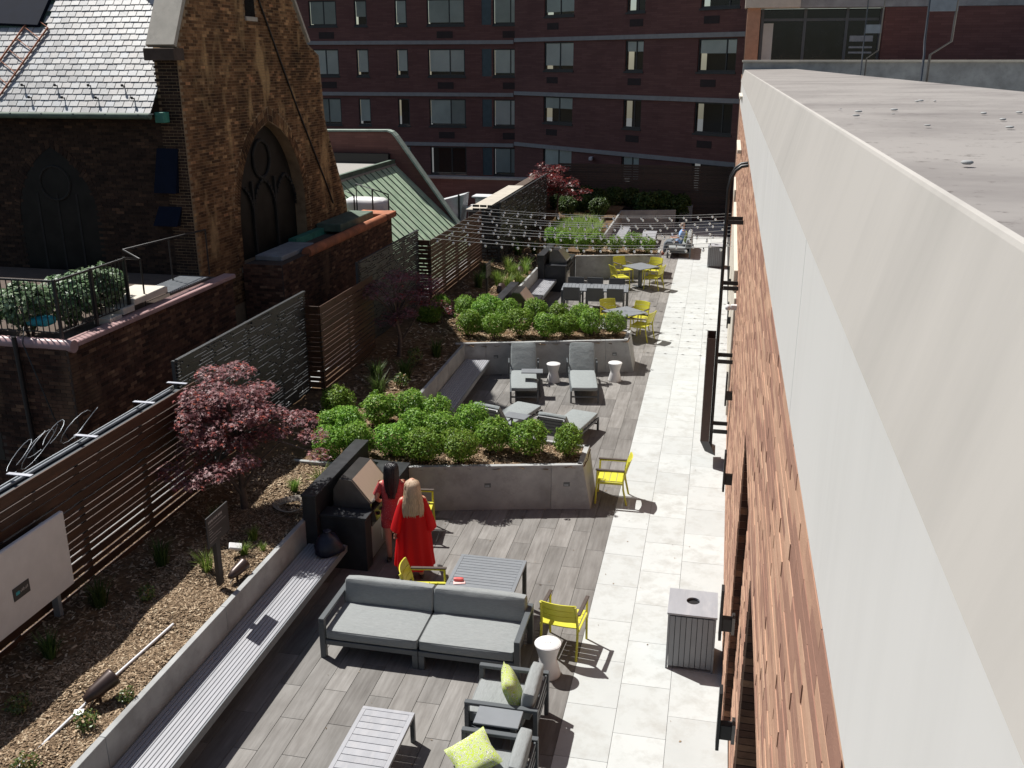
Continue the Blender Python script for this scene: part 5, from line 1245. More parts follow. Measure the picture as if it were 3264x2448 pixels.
def window(to, u0, u1, z0, z1, kind, split=None):
    B = tow(to)
    fr = MB()
    for a in ((u0, u1, 0.06, 0.14, z0, z0+0.09), (u0, u1, 0.06, 0.14, z1-0.07, z1), (u0, u0+0.07, 0.065, 0.135, z0+0.09, z1-0.07), (u1-0.07, u1, 0.065, 0.135, z0+0.09, z1-0.07)): fr.v, fr.f = merge(fr, B(*a))
    fr.sm = [False]*len(fr.f)
    w = fr.build('window', 'window_frame', ab, off)
    cuts = [u0+0.07]+([split] if split else [])+[u1-0.07]
    for a, b_ in zip(cuts[:-1], cuts[1:]):
        pn = MB(); pn.add([to(a+0.02, 0.10, z0+0.09), to(b_-0.02, 0.10, z0+0.09), to(b_-0.02, 0.10, z1-0.07), to(a+0.02, 0.10, z1-0.07)], [(0, 1, 2, 3)]); pn.build('pane', 'pane', w, off)
    if split: B(split-0.035, split+0.035, 0.07, 0.105, z0+0.09, z1-0.07).build('mullion', 'window_frame', w, off)
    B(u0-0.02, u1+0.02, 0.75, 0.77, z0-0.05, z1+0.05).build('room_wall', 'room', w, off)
    B(u0-0.05, u1+0.05, -0.04, 0.055, z0-0.10, z0-0.001).build('sill', 'window_frame', w, off)
    if kind:
        mat, frac, ex = kind
        for a, b_ in zip(cuts[:-1], cuts[1:]):
            B(a+0.03, b_-0.03, 0.112, 0.12, z0+0.09+(z1-z0)*(1-frac), z1-0.06).build('blind', mat, w, off)
    return w
def merge(m, o):
    k = len(m.v); return m.v+o.v, m.f+[tuple(i+k for i in f) for f in o.f]
rows_l = [(SZ(9.42), SZ(10.80)), (SZ(6.66), SZ(8.15)), (SZ(3.88), SZ(5.40)), (SZ(1.12), SZ(2.70))]
cols_l = [(-24.0, -22.3, -23.1), (-21.2, -20.45, None), (-18.76, -18.05, None), (-16.85, -14.65, -15.55), (-13.0, -11.1, -12.0)]
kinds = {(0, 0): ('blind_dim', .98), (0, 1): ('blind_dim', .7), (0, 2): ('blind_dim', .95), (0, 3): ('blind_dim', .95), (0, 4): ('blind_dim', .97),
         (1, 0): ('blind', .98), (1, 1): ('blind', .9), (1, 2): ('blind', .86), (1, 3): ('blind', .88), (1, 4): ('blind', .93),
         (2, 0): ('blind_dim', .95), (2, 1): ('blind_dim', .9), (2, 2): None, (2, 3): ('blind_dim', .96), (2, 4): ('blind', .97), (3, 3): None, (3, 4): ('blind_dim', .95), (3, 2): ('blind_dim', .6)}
holes = [(c[0]*AS, c[1]*AS, r[0], r[1]) for c in cols_l for r in rows_l]+[(-13.66*AS, -13.1*AS, r[0], r[1]) for r in rows_l]
wall_with_holes('wall_left', A_left, -46, KX, -4.2, 54, holes, 'apartment_brick')
for i, r in enumerate(rows_l):
    for j, c in enumerate(cols_l):
        kd = kinds.get((i, j)); window(A_left, c[0]*AS, c[1]*AS, r[0], r[1], (kd[0], kd[1], 0) if kd else None, c[2]*AS if c[2] else None)
        if j in (0, 3, 4): tow(A_left)((c[0]+0.55)*AS, (c[0]+1.5)*AS, -0.012, 0.01, r[0]-0.75, r[0]-0.35).build('air_grille', 'grille', ab, off)
    tow(A_left)(-13.66*AS, -13.1*AS, 0.03, 0.16, r[0], r[1]).build('side_panel', 'blue_frame', ab, off)
rows_r = [(SZ(9.75), SZ(11.0)), (SZ(7.0), SZ(8.45)), (SZ(4.25), SZ(5.65)), (SZ(1.5), SZ(2.98))]
cols_r = [(2.5, 4.85, 3.75), (8.62, 9.86, 9.35), (13.28, 15.5, 14.9)]
kr = {(0, 0): ('blind_dim', .9), (1, 0): ('blind', .88), (2, 0): ('blind_dim', .5), (1, 1): ('blind', .42), (1, 2): ('blind', .5), (3, 1): ('blind_dim', .9), (3, 0): ('blind_dim', .9)}
holes = [(c[0]*AS, c[1]*AS, r[0], r[1]) for c in cols_r for r in rows_r]
wall_with_holes('wall_right', A_right, 0, 17.6, -4.2, 54, holes, 'apartment_brick')
for i, r in enumerate(rows_r):
    for j, c in enumerate(cols_r):
        kd = kr.get((i, j)); w = window(A_right, c[0]*AS, c[1]*AS, r[0], r[1], (kd[0], kd[1], 0) if kd else None, c[2]*AS)
        tow(A_right)((c[0]+0.25)*AS, (c[0]+1.15)*AS, -0.012, 0.01, r[0]-0.72, r[0]-0.36).build('air_grille', 'grille', ab, off)
        if (i, j) == (0, 0): MB().lathe([(0.1, 0), (0.17, -0.25)], 12, (*A_right(4.3*AS, 0.5, 0)[:2], SZ(10.2))).build('lamp_shade', 'lamp_shade', w, off)
for z in (8.5, 5.66, 2.85):
    tow(A_left)(-46, KX-0.06, -0.10, 0.0, SZ(z)-0.11, SZ(z)+0.11).build('stone_band', 'band_stone', ab, off)
    tow(A_right)(0.06, 17.6, -0.10, 0.0, SZ(z+0.1)-0.11, SZ(z+0.1)+0.11).build('stone_band', 'band_stone', ab, off)
cm = thing('security_camera', 'white security camera under the lowest band of the apartment block', 'camera', A_right(7.2, -0.3, SZ(2.6))); 
MB().box(-0.1, 0.1, -0.28, 0.28, -0.09, 0.09, 0.02).build('housing', 'white_paint', cm); MB().box(-0.02, 0.02, 0.28, 0.4, -0.02, 0.02).build('arm', 'white_paint', cm)
# ------------------------------------------------------------------ our own building on the right
FB = thing('brick_facade_building', 'light red brick building with wide grey metal ledge on the right', 'building', (0.36, 0, 0), -0.0058)
# local x = 0 is the face of the metal panel; brick face at x = 0.03
ZP, ZM, ZT, YE = 5.86, 6.72, 7.143, 40.5
def open_lower(y, z): return z < 3.75 and y < 9.6
lst = bricks(1.2, YE, 3.76, ZP-0.01, 0.60, 0.083, lambda y, z: True, 0.006)+bricks(9.6, YE, 0.0, 3.74, 0.60, 0.083, lambda y, z: True, 0.006)
MB().box(0.032, 0.5, 1.0, YE, 3.75, ZP, 0).build('upper_wall', 'mortar_facade', FB); MB().box(0.032, 0.5, 9.6, YE, -4, 3.749).build('lower_wall', 'mortar_facade', FB)
brickwork(FB, (0, 0, 0), lst, lambda u, d, z: (0.03-d, u, z), 0.006, 'facade_brick_one', 'facade_brick', lambda b: (b[0] if b[1] > 3.7 else 99), most=300, jit=0.0022, seed=12)
lst = bricks(8.2, 9.6, 0.0, 3.74, 0.60, 0.083, lambda y, z: True, 0.006)
MB().box(0.13, 0.5, 8.2, 9.59, -4, 3.74).build('stepped_jamb', 'mortar_facade', FB)
brickwork(FB, (0, 0, 0), lst, lambda u, d, z: (0.13-d, u, z), 0.012, 'facade_brick_one', 'facade_brick', lambda b: 0, most=0, jit=0.004, seed=13)
m = MB()
for i in range(45): m.box(0.04, 0.118, 9.589, 9.599, 0.083*i+0.005, 0.083*i+0.078); m.box(0.14, 0.40, 8.189, 8.199, 0.083*i+0.005, 0.083*i+0.078)
tag(m.build('jamb_bricks', 'annex_brick', FB), kind='stuff')  # dark brick puts the shade of these returns into the colour
MB().box(0.42, 0.5, 1.0, 8.18, 0.3, 3.74).build('shop_window', 'dark_glass', FB)
for i, (x0, z0, z1) in enumerate(((0.18, 0.0, 0.22), (0.25, 0.0, 0.40), (0.32, 0.0, 0.56), (0.38, 0.0, 0.7))): MB().box(x0, x0+0.09, 1.0, 8.15-0.75*i, z0, z1, 0.006).build('window_sill', 'aluminium', FB)
for y in (2.5, 4.6, 6.7): MB().box(0.36, 0.419, y, y+0.07, 0.7, 3.7).build('mullion', 'aluminium', FB)
# sheet metal: panel, drip cap, wide ledge
ys_ = [0.4, 4.3, 9.2, 14.8, 20.4, 26.0, 31.6, YE]
for a, b_ in zip(ys_[:-1], ys_[1:]): MB().box(0.0, 0.03, a+0.004, b_-0.004, ZP, ZM, 0.003).build('metal_panel', 'ledge_panel', FB)
MB().box(0.006, 0.5, 0.4, YE, ZP+0.01, ZM-0.01).build('panel_backing', 'frame_grey', FB)
m = MB(); n = 40
prof = [(0.0, ZM-0.012), (-0.022, ZM), (0.083, ZT-0.012), (0.087, ZT-0.003), (0.098, ZT), (2.0, ZT+0.03), (2.02, ZT-0.0), (2.02, 6.2)]
names = ('cap_face', 'ledge_top')
for nm, pr, mt in (('cap_face', prof[:4], 'ledge_cap'), ('ledge_edge', prof[3:5], 'ledge_cap'), ('ledge_top', prof[4:], 'ledge_top')):
    m = MB(); k = len(pr); vs = []
    for i in range(n+1):
        y = 0.3+(YE-0.3)*i/n
        vs += [(x, y, z) for x, z in pr]
    m.add(vs, [(i*k+j, (i+1)*k+j, (i+1)*k+j+1, i*k+j+1) for i in range(n) for j in range(k-1)]); m.build(nm, mt, FB)
MB().add([(x, YE, z) for x, z in prof]+[(0.4, YE, 6.3)], [tuple(range(len(prof)+1))]).build('cap_end', 'ledge_cap', FB)
m = MB(); q = random.Random(3)
for _ in range(26):
    y = q.uniform(2.4, 7); x = q.uniform(0.6, 2.0); s = q.uniform(0.004, 0.014)
    m.ball((x, y, ZT+0.008+0.011*x), s*q.uniform(1, 2.2), s*q.uniform(1, 2.2), s*0.5, 7, 5)
tag(m.build('grit', 'concrete'), 'bits of grit and dirt lying on the metal ledge', 'grit', kind='stuff')
# the return parapet and the wing behind the ledge
MB().box(0.02, 16, YE+0.0, YE+0.5, 3.0, 7.42).build('return_parapet', 'concrete', FB); MB().box(-0.02, 16, YE-0.1, YE+0.6, 7.42, 7.5, 0.006).build('return_coping', 'cream_stone', FB)
MB().box(2.03, 16, 0.3, YE, 5.2, 5.3).build('sunken_roof', 'roof_gravel', FB)
WY = 46.0; WK = 46.0/42.1
def wz(z): return CAM_Z+WK*(z-CAM_Z)
MB().box(0.04, 16, YE+0.51, WY+9, -4, 6.9).build('lower_wing', 'facade_brick', FB)
MB().box(0.10, 0.66, WY, WY+9, 6.9, 45).build('wing_pier', 'facade_brick', FB); MB().box(5.3*WK, 17, WY, WY+9, 6.9, wz(9.45)).build('wing_wall', 'apartment_brick', FB)
MB().box(0.66, 5.3*WK, WY+0.9, WY+9, 6.9, wz(9.45)).build('wing_recess', 'room', FB)
MB().box(-0.02, 2.1*WK, WY-0.2, WY+0.8, wz(9.46), wz(9.85), 0.01).build('wing_band', 'cream_stone', FB); MB().box(2.11*WK, 17, WY-0.02, WY+0.8, wz(9.462), wz(9.80)).build('wing_band', 'concrete', FB)  # grey right stretch is the cream band with shade put into the colour
MB().box(0.67, 17, WY+0.01, WY+9, wz(9.86), 45).build('added_wing_height', 'apartment_brick', FB)  # unseen height added to the wing to block sky and deepen shade
ww = MB().box(0.7, 5.25*WK, WY+0.5, WY+0.52, 7.2, wz(9.40)).build('wing_window', 'dark_glass', FB)
for x in (0.7, 2.3*WK, 3.9*WK, 5.18*WK): MB().box(x, x+0.12, WY+0.42, WY+0.6, 7.2, wz(9.44)).build('mullion', 'frame_grey', ww)
MB().box(0.83, 5.15*WK, WY+0.43, WY+0.49, wz(8.98), wz(9.08)).build('transom', 'frame_grey', ww)
for z0, z1 in ((8.2, 8.42), (7.95, 8.02), (7.75, 7.82)): MB().box(4.12*WK, 5.0*WK, WY+0.44, WY+0.48, wz(z0), wz(z1)).build('vent_panel', 'galv', ww)
MB().box(0.83, 1.25, WY+0.44, WY+0.49, 7.3, wz(8.9)).build('curtain', 'blind_dim', ww)
# sills and cream stonework further along the wall
for y0, y1, z in ((27.5, 31.2, 5.05), (32.4, 36.0, 6.3)): MB().box(-0.09, 0.02, y0, y1, z, z+0.10, 0.01).build('stone_sill', 'cream_stone', FB)
MB().box(-0.055, 0.029, 20.0, 30.5, 2.9, 3.35, 0.01).build('stone_lintel', 'cream_stone', FB); MB().box(-0.035, 0.029, 33.5, 37.5, 2.9, 3.35, 0.01).build('stone_lintel', 'cream_stone', FB)
for y in (19.5, 23.3, 27.1, 30.9): MB().box(-0.02, 0.029, y, y+3.6, 0.35, 2.88, 0.01).build('stone_panel', 'cream_stone', FB)
# wall ladder with its locked guard
ld = thing('wall_ladder', 'black steel wall ladder with goosenecked top on the right wall', 'ladder', (0.17, 17.6, 0))
for dy in (0.0, 0.45):
    MB().tube([(0, dy, 0.25), (0, dy, 5.0), (0.0, dy, 5.25), (0.03, dy, 5.45), (0.10, dy, 5.6), (0.20, dy, 5.68), (0.33, dy, 5.70)], 0.03, 8).build('rail', 'black_metal', ld)
    for z in (0.7, 2.1, 3.5, 4.7): MB().box(0.03, 0.30, dy-0.02, dy+0.02, z-0.035, z+0.035).build('bracket', 'black_metal', ld)
for i in range(17): MB().tube([(0, 0.03, 0.45+0.3*i), (0, 0.42, 0.45+0.3*i)], 0.012, 6).build('rung', 'black_metal', ld)
gp = MB().box(-0.20, -0.19, -0.06, 0.51, 0.5, 2.55).build('guard_panel', 'bronze', ld)
MB().box(-0.189, -0.035, -0.06, -0.045, 0.5, 2.55).build('guard_side', 'bronze', gp); MB().box(-0.189, -0.035, 0.495, 0.51, 0.5, 2.55).build('guard_side', 'bronze', gp)
m = MB(); m.add([(-0.20, -0.06, 0.5), (-0.035, -0.06, 0.5), (0.10, -0.06, 0.22), (-0.10, -0.06, 0.30), (-0.20, 0.5, 0.5), (-0.035, 0.5, 0.5), (0.10, 0.5, 0.22), (-0.10, 0.5, 0.30)], [(0, 1, 2, 3), (0, 3, 7, 4), (3, 2, 6, 7)]); m.build('guard_foot', 'frame_grey', gp)
def make_sconce():
    root = thing('wall_sconce', '', 'wall lamp')
    MB().box(-0.03, 0.0, -0.07, 0.07, -0.30, 0.30, 0.003).build('lamp_body', 'black_metal', root)
    MB().box(0.001, 0.10, -0.04, 0.04, -0.2, -0.05, 0.003).build('bracket', 'black_metal', root); MB().box(0.10, 0.13, -0.06, 0.06, -0.22, -0.02).build('wall_plate', 'dark_steel', root)
    return root
sn_ = Fleet(make_sconce()); G = 'black wall lamps'
for y, lb in ((7.35, 'black wall lamp on the brick wall at the bottom edge'), (9.1, 'black wall lamp on the brick wall beside the near litter bin'), (12.9, 'black wall lamp on the brick wall nearer than the ladder'), (16.6, 'black wall lamp on the brick wall right beside the ladder'), (22.0, 'black wall lamp on the brick wall just beyond the ladder'), (26.2, 'black wall lamp on the brick wall, farthest along')):
    sn_.put((0.285+0.0058*y, y, 1.9), 0, lb, G)
cm = thing('dome_camera', 'white dome camera on the brick wall beside the ladder', 'camera', (0.42, 18.6, 2.9))
MB().ball((-0.09, 0, 0), 0.06).build('dome', 'white_plastic', cm); MB().box(-0.04, 0.09, -0.05, 0.05, -0.04, 0.06, 0.01).build('mount', 'white_plastic', cm)
for i, (x, y, lb) in enumerate(((2.62, 13.9, 'bent grey roof rail above the ledge, the one nearer the right edge'), (3.1, 23.8, 'bent grey roof rail above the ledge, the one nearer the windows'))):
    rr_ = thing('roof_rail', lb, 'rail', (x, y, 5.3), 0, 'bent roof rails')
    for dx, s in ((0.0, -1), (0.36, 1)):
        MB().tube([(-0.18+dx*0.4, 0.2*s, 0.0), (-0.18+dx*0.4, 0.2*s, 2.2), (0.0+dx*0.9-0.16, 0.0, 2.36), (0.0+dx-0.16, 0.0, 3.9), (0.1+dx-0.16, 0, 4.2)], 0.016, 6).build('rod', 'dark_steel', rr_)
    MB().box(-0.15, 0.19, -0.012, 0.012, 2.72, 2.9).build('plate', 'galv', rr_)

# ------------------------------------------------------------------ foliage
def leaf_quads(n, pos, seed, size, mb_name, mat, up=0.75, shape='leaf'):
    r = np.random.RandomState(seed)
    P, N = pos(r, n)
    n = len(P)
    N = N+r.normal(0, 0.55, (n, 3))+np.array([0, 0, up]); N /= np.linalg.norm(N, axis=1)[:, None]
    T = np.cross(N, r.normal(0, 1, (n, 3))); T /= np.linalg.norm(T, axis=1)[:, None]; B = np.cross(N, T)
    s = size*r.uniform(0.65, 1.25, n)[:, None]
    if shape == 'leaf':
        V = np.stack([P-T*s, P-T*s*0.05+B*s*0.52-N*s*0.12, P+T*s-N*s*0.22, P-T*s*0.05-B*s*0.52-N*s*0.12, ], 1).reshape(-1, 3)
        k = 4; F = np.arange(n*4).reshape(-1, 4)
    else:
        pts = []; angs = [(-2.4, .62), (-2.0, .2), (-1.25, .95), (-0.75, .26), (0, 1.15), (0.75, .26), (1.25, .95), (2.0, .2), (2.4, .62), (3.14, .12)]
        for a, q in angs: pts.append(P+T*s*q*math.cos(a)+B*s*q*math.sin(a)-N*s*0.25*q*q)
        V = np.stack(pts, 1).reshape(-1, 3); k = 10; F = np.arange(n*10).reshape(-1, 10)
    me = bpy.data.meshes.new(mb_name); me.vertices.add(len(V)); me.vertices.foreach_set('co', V.astype(np.float32).ravel())
    me.loops.add(n*k); me.loops.foreach_set('vertex_index', F.astype(np.int32).ravel()); me.polygons.add(n)
    me.polygons.foreach_set('loop_start', np.arange(0, n*k, k, dtype=np.int32)); me.polygons.foreach_set('loop_total', np.full(n, k, dtype=np.int32))
    me.update(calc_edges=True); me.materials.append(M(mat)); return me
def shell(lobes, inner=0.55):
    L = np.array([l[:3] for l in lobes]); Rr = np.array([l[3] for l in lobes])
    def f(r, n):
        i = r.choice(len(lobes), n, p=Rr**2/np.sum(Rr**2)); D = r.normal(0, 1, (n, 3)); D /= np.linalg.norm(D, axis=1)[:, None]
        q = np.where(r.rand(n) < 0.75, r.uniform(0.82, 1.06, n), r.uniform(inner, 0.85, n))
        P = L[i]+D*(Rr[i]*q)[:, None]*np.array([1, 1, 0.92])
        # drop leaves deep inside another lobe
        dm = np.min(np.linalg.norm(P[:, None]-L[None], axis=2)/Rr[None], axis=1); keep = dm > 0.5
        return P[keep], D[keep]
    return f
def bush_lobes(seed, R0=0.36):
    q = random.Random(seed); L = [(0, 0, 0.36, R0*0.86)]
    for k in range(10):
        a = q.uniform(0, 6.28); e = q.uniform(-0.35, 1.2); d = R0*q.uniform(0.38, 0.6)
        L.append((d*math.cos(a)*math.cos(e), d*math.sin(a)*math.cos(e), 0.36+d*math.sin(e)*0.85, R0*q.uniform(0.36, 0.66)))
    for k in range(7):                                # stray shoots
        a = q.uniform(0, 6.28); e = q.uniform(0.3, 1.4); d = R0*q.uniform(0.86, 1.0)
        L.append((d*math.cos(a)*math.cos(e), d*math.sin(a)*math.cos(e), 0.36+d*math.sin(e)*0.95, R0*q.uniform(0.08, 0.14)))
    return L
bush_mesh = [leaf_quads(4600, shell(bush_lobes(20+k)), 40+k, 0.026, 'foliage', 'shrub_leaf') for k in range(5)]
stem = MB()
for k in range(6): a = k*1.05; stem.tube([(0.02*math.cos(a), 0.02*math.sin(a), -0.02), (0.1*math.cos(a), 0.1*math.sin(a), 0.2), (0.2*math.cos(a), 0.2*math.sin(a), 0.42)], [0.012, 0.009, 0.005], 5)
stem_mesh = stem.mesh('stem', 'bark')
def bush(x, y, z, s, label, group, k=None, meshes=None, name='round_shrub', cat='shrub'):
    root = thing(name, label, cat, (x, y, z), rnd.uniform(0, 6.28), group)
    ms = meshes or bush_mesh
    f = link('foliage', ms[rnd.randrange(len(ms)) if k is None else k], root); f.scale = (s*rnd.uniform(0.88, 1.0), s*rnd.uniform(0.88, 1.0), s*rnd.uniform(0.9, 1.08))
    t = link('stem', stem_mesh, root); t.scale = (s, s, s)
    return root
def bush_rows(rows, where, group):
    for rowname, L in rows:
        L = sorted(L, key=lambda p: -p[0])
        for i, p in enumerate(L): bush(p[0], p[1], 0.76, p[2], f'{ORD[i]} round green shrub from the right in the {rowname} of the {where}', group)
bush_rows([('front row', [(-2.28, 15.56, 0.9), (-2.98, 15.42, 1.14), (-3.62, 15.5, 1.06), (-4.08, 14.9, 1.02), (-4.68, 14.82, 1.0), (-5.33, 14.92, 1.05), (-5.95, 14.80, 0.98), (-6.36, 14.55, 1.0)]),
           ('back row', [(-4.2, 16.15, 0.98), (-4.62, 15.68, 1.0), (-4.92, 16.42, 0.98), (-5.12, 15.58, 1.05), (-5.52, 16.55, 1.0), (-6.1, 16.4, 1.08), (-6.28, 15.4, 1.0), (-6.65, 15.55, 1.0), (-7.02, 16.5, 1.08)])], 'nearest planting bed', 'round shrubs of the nearest planter')
bush_rows([('front row', [(-2.34, 23.75, 0.98), (-2.93, 23.55, 1.12), (-3.55, 23.35, 1.05), (-4.05, 23.1, 1.1), (-4.72, 23.15, 1.1), (-5.30, 22.8, 1.05), (-6.0, 22.85, 1.05)]),
           ('back row', [(-3.3, 24.1, 1.0), (-3.92, 24.3, 1.0), (-4.52, 24.35, 1.02), (-5.22, 24.2, 1.05), (-5.86, 24.6, 1.05), (-6.5, 24.5, 1.05), (-7.2, 24.5, 1.0), (-5.85, 23.75, 1.1), (-7.25, 23.7, 0.95)])], 'middle planting bed', 'round shrubs of the middle planter')
bush_rows([('row', [(-6.0, 35.5, 1.1), (-5.4, 34.95, 1.1), (-4.77, 34.8, 1.1), (-4.2, 34.95, 1.12), (-3.58, 34.95, 1.08), (-2.98, 35.3, 1.12), (-2.38, 35.05, 0.95)])], 'far planter', 'round shrubs of the far planter')
for i, (x, y, s, lb) in enumerate(((-5.98, 7.82, 0.36, 'small green seedling shrub between the pipe and the retaining wall'), (-6.10, 7.22, 0.45, 'small yellowing shrub below the foreground spotlight'), (-6.2, 6.45, 0.5, 'small leafy shrub at the bottom left edge'))):
    pass
small_mesh = [leaf_quads(420, shell(bush_lobes(70+k, 0.34)), 90+k, 0.050, 'foliage', 'small_leaf') for k in range(2)]
for x, y, s, lb in ((-5.97, 7.80, 0.33, 'small green shrub between the white pipe and the retaining wall'), (-6.10, 7.28, 0.42, 'small yellowing shrub below the foreground spotlight'), (-6.19, 6.50, 0.46, 'small leafy shrub at the bottom left edge'), (-6.85, 9.6, 0.4, 'small shaded shrub at the foot of the near wood fence'), (-6.9, 7.3, 0.45, 'small shaded shrub below the white board'), (-6.5, 20.0, 0.7, 'lone olive shrub in the shaded bed by the second fence'), (-6.35, 18.6, 0.6, 'low dark shrub in the shaded bed behind the lounge bench')):
    bush(x, y, bed_z(x, y)-0.03, s, lb, 'small bed shrubs', None, small_mesh, 'small_shrub')
terr_mesh = [leaf_quads(2600, shell(bush_lobes(120+k, 0.36)), 140+k, 0.042, 'foliage', 'pale_leaf') for k in range(2)]
for x, y, s, lb in ((-12.55, 15.25, 1.5, 'pale leafy shrub at the left corner of the terrace railing'), (-12.15, 15.95, 1.5, 'pale leafy shrub behind the side railing of the terrace'), (-12.1, 16.75, 1.75, 'tallest pale leafy shrub of the roof terrace'), (-13.5, 15.3, 1.5, 'pale leafy shrub at the left edge of the terrace')):
    bush(x, y, 2.5, s, lb, 'terrace shrubs', None, terr_mesh, 'terrace_shrub')

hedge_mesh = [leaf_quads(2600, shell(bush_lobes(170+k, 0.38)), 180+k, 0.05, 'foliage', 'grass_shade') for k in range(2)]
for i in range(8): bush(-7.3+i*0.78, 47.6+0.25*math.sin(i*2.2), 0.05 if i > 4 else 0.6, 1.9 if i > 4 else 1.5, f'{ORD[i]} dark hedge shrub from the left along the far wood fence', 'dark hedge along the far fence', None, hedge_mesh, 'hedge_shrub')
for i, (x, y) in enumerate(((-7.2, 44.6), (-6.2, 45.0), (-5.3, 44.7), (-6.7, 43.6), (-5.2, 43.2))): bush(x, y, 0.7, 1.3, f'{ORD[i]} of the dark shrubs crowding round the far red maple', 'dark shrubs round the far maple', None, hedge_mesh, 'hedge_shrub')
def tuft_mesh(seed, n=110, h=0.34, spread=0.16, mat='grass', w=0.006):
    q = random.Random(seed); m = MB()
    for _ in range(n):
        a = q.uniform(0, 6.28); r0 = q.uniform(0, spread*0.45); L = h*q.uniform(0.55, 1.15); lean = q.uniform(0.1, 1.0)*spread*1.3
        p = Vector((r0*math.cos(a), r0*math.sin(a), 0)); d = Vector((math.cos(a+q.uniform(-.5, .5)), math.sin(a+q.uniform(-.5, .5)), 0)); sd_ = Vector((-d.y, d.x, 0))*w
        A = p; B = p+d*lean*0.35+Vector((0, 0, L*0.6)); C = p+d*lean+Vector((0, 0, L*q.uniform(0.75, 1.0)))
        m.add([A-sd_, A+sd_, B+sd_*0.8, B-sd_*0.8, C], [(0, 1, 2, 3), (3, 2, 4)])
    return m.mesh('blades', mat)
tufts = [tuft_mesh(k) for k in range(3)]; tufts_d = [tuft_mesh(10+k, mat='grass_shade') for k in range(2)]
def tuft(x, y, s, label, dark=False):
    o = link('grass_tuft', (tufts_d if dark else tufts)[rnd.randrange(2)]); o.location = (x, y, bed_z(x, y)-0.01); o.scale = (s, s, s); o.rotation_euler = (0, 0, rnd.uniform(0, 6.28))
    return tag(o, label, 'grass', 'ornamental grass tufts')
for x, y, s, lb in ((-6.05, 13.45, 1.25, 'largest bright grass tuft behind the near grill counter'), (-6.42, 13.2, 0.8, 'small grass tuft left of the large one behind the near grill'), (-6.5, 10.52, 0.95, 'bright grass tuft left of the near sign post'), (-6.22, 11.05, 0.7, 'small grass tuft just behind the near spotlight'), (-6.3, 11.5, 0.75, 'thin grass tuft behind the white plastic box'), (-6.0, 11.2, 0.45, 'tiny leafy tuft near the wall by the white plastic box')):
    tuft(x, y, s, lb)
for x, y, s, lb in ((-6.0, 29.3, 1.6, 'bright grass clump behind the far bench wall, nearest the post'), (-6.35, 29.9, 1.8, 'tall bright grass clump in the middle of the far bed'), (-6.05, 30.6, 1.4, 'bright grass clump beside the grey spotlight'), (-6.5, 28.6, 1.7, 'bright grass clump left of the far garden sign'), (-6.15, 28.3, 1.5, 'bright grass clump right of the far garden sign'), (-6.2, 31.4, 1.5, 'grass clump against the farthest grill counter'), (-6.7, 30.9, 1.5, 'grass clump below the lit wood fence section')):
    tuft(x, y, s, lb)
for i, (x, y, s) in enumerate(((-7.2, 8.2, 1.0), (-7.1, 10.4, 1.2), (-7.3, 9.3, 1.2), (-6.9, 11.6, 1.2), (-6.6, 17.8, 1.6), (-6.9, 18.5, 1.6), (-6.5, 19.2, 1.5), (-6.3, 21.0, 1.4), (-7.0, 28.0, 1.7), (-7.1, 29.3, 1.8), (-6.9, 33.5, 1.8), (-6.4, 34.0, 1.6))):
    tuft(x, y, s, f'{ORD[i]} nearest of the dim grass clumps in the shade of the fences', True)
m = MB(); q = random.Random(8)
for _ in range(5200):                                  # feathery ground cover filling the far bed
    x, y = q.uniform(-6.5, -4.5), q.uniform(36.2, 41.0)
    if (x+5.6)**2/1.0+(y-38.6)**2/6.5 > 1: continue
    a = q.uniform(0, 6.28); L = q.uniform(0.3, 0.6); d = Vector((math.cos(a), math.sin(a), 0)); s_ = Vector((-d.y, d.x, 0))*0.012; p = Vector((x, y, 0.78))
    m.add([p-s_, p+s_, p+d*0.12+s_+Vector((0, 0, L*0.6)), p+d*0.12-s_+Vector((0, 0, L*0.6)), p+d*0.3+Vector((0, 0, L))], [(0, 1, 2, 3), (3, 2, 4)])
tag(m.build('ground_cover', 'grass'), 'feathery bright green ground cover behind the far planter shrubs', 'ground cover', kind='stuff')

def maple(label, loc, mat, pads, trunk, seed, n, size, group='japanese maples'):
    """pads: flat leaf clouds (x, y, z, rx, rz) relative to the base"""
    root = thing('japanese_maple', label, 'tree', loc, 0, group); q = random.Random(seed)
    m = MB()
    for t in trunk: m.tube(*t, 8)
    for (x, y, z, rx, rz) in pads:
        t0 = Vector(trunk[0][0][-1])
        e = Vector((x, y, z-rz*0.3)); mid = (t0+e)/2+Vector((q.uniform(-.08, .08), q.uniform(-.08, .08), 0.08))
        m.tube([t0, mid, e], [0.022, 0.014, 0.006], 6)
        for _ in range(5): a = q.uniform(0, 6.28); m.tube([e, e+Vector((math.cos(a)*rx*0.7, math.sin(a)*rx*0.7, q.uniform(-.3, .5)*rz))], [0.006, 0.002], 4, cap=False)
    m.build('trunk', 'bark', root)
    Pd = np.array(pads)
    def pos(r, k):
        w = Pd[:, 3]**2*Pd[:, 4]**0.5; i = r.choice(len(Pd), k, p=w/w.sum()); D = r.normal(0, 1, (k, 3)); D /= np.linalg.norm(D, axis=1)[:, None]
        qd = r.uniform(0.35, 1.05, k)**0.7
        off_ = D*qd[:, None]*np.stack([Pd[i, 3], Pd[i, 3], Pd[i, 4]], 1)
        P = Pd[i, :3]+off_; P[:, 2] -= 0.25*(off_[:, 0]**2+off_[:, 1]**2)/np.maximum(Pd[i, 3], .1)*0.8
        return P, np.tile(np.array([0, 0, 1.0]), (k, 1))+D*0.5
    link('crown', leaf_quads(n, pos, seed, size, 'crown', mat, 0.7, 'maple'), root)
    return root
q = random.Random(4)
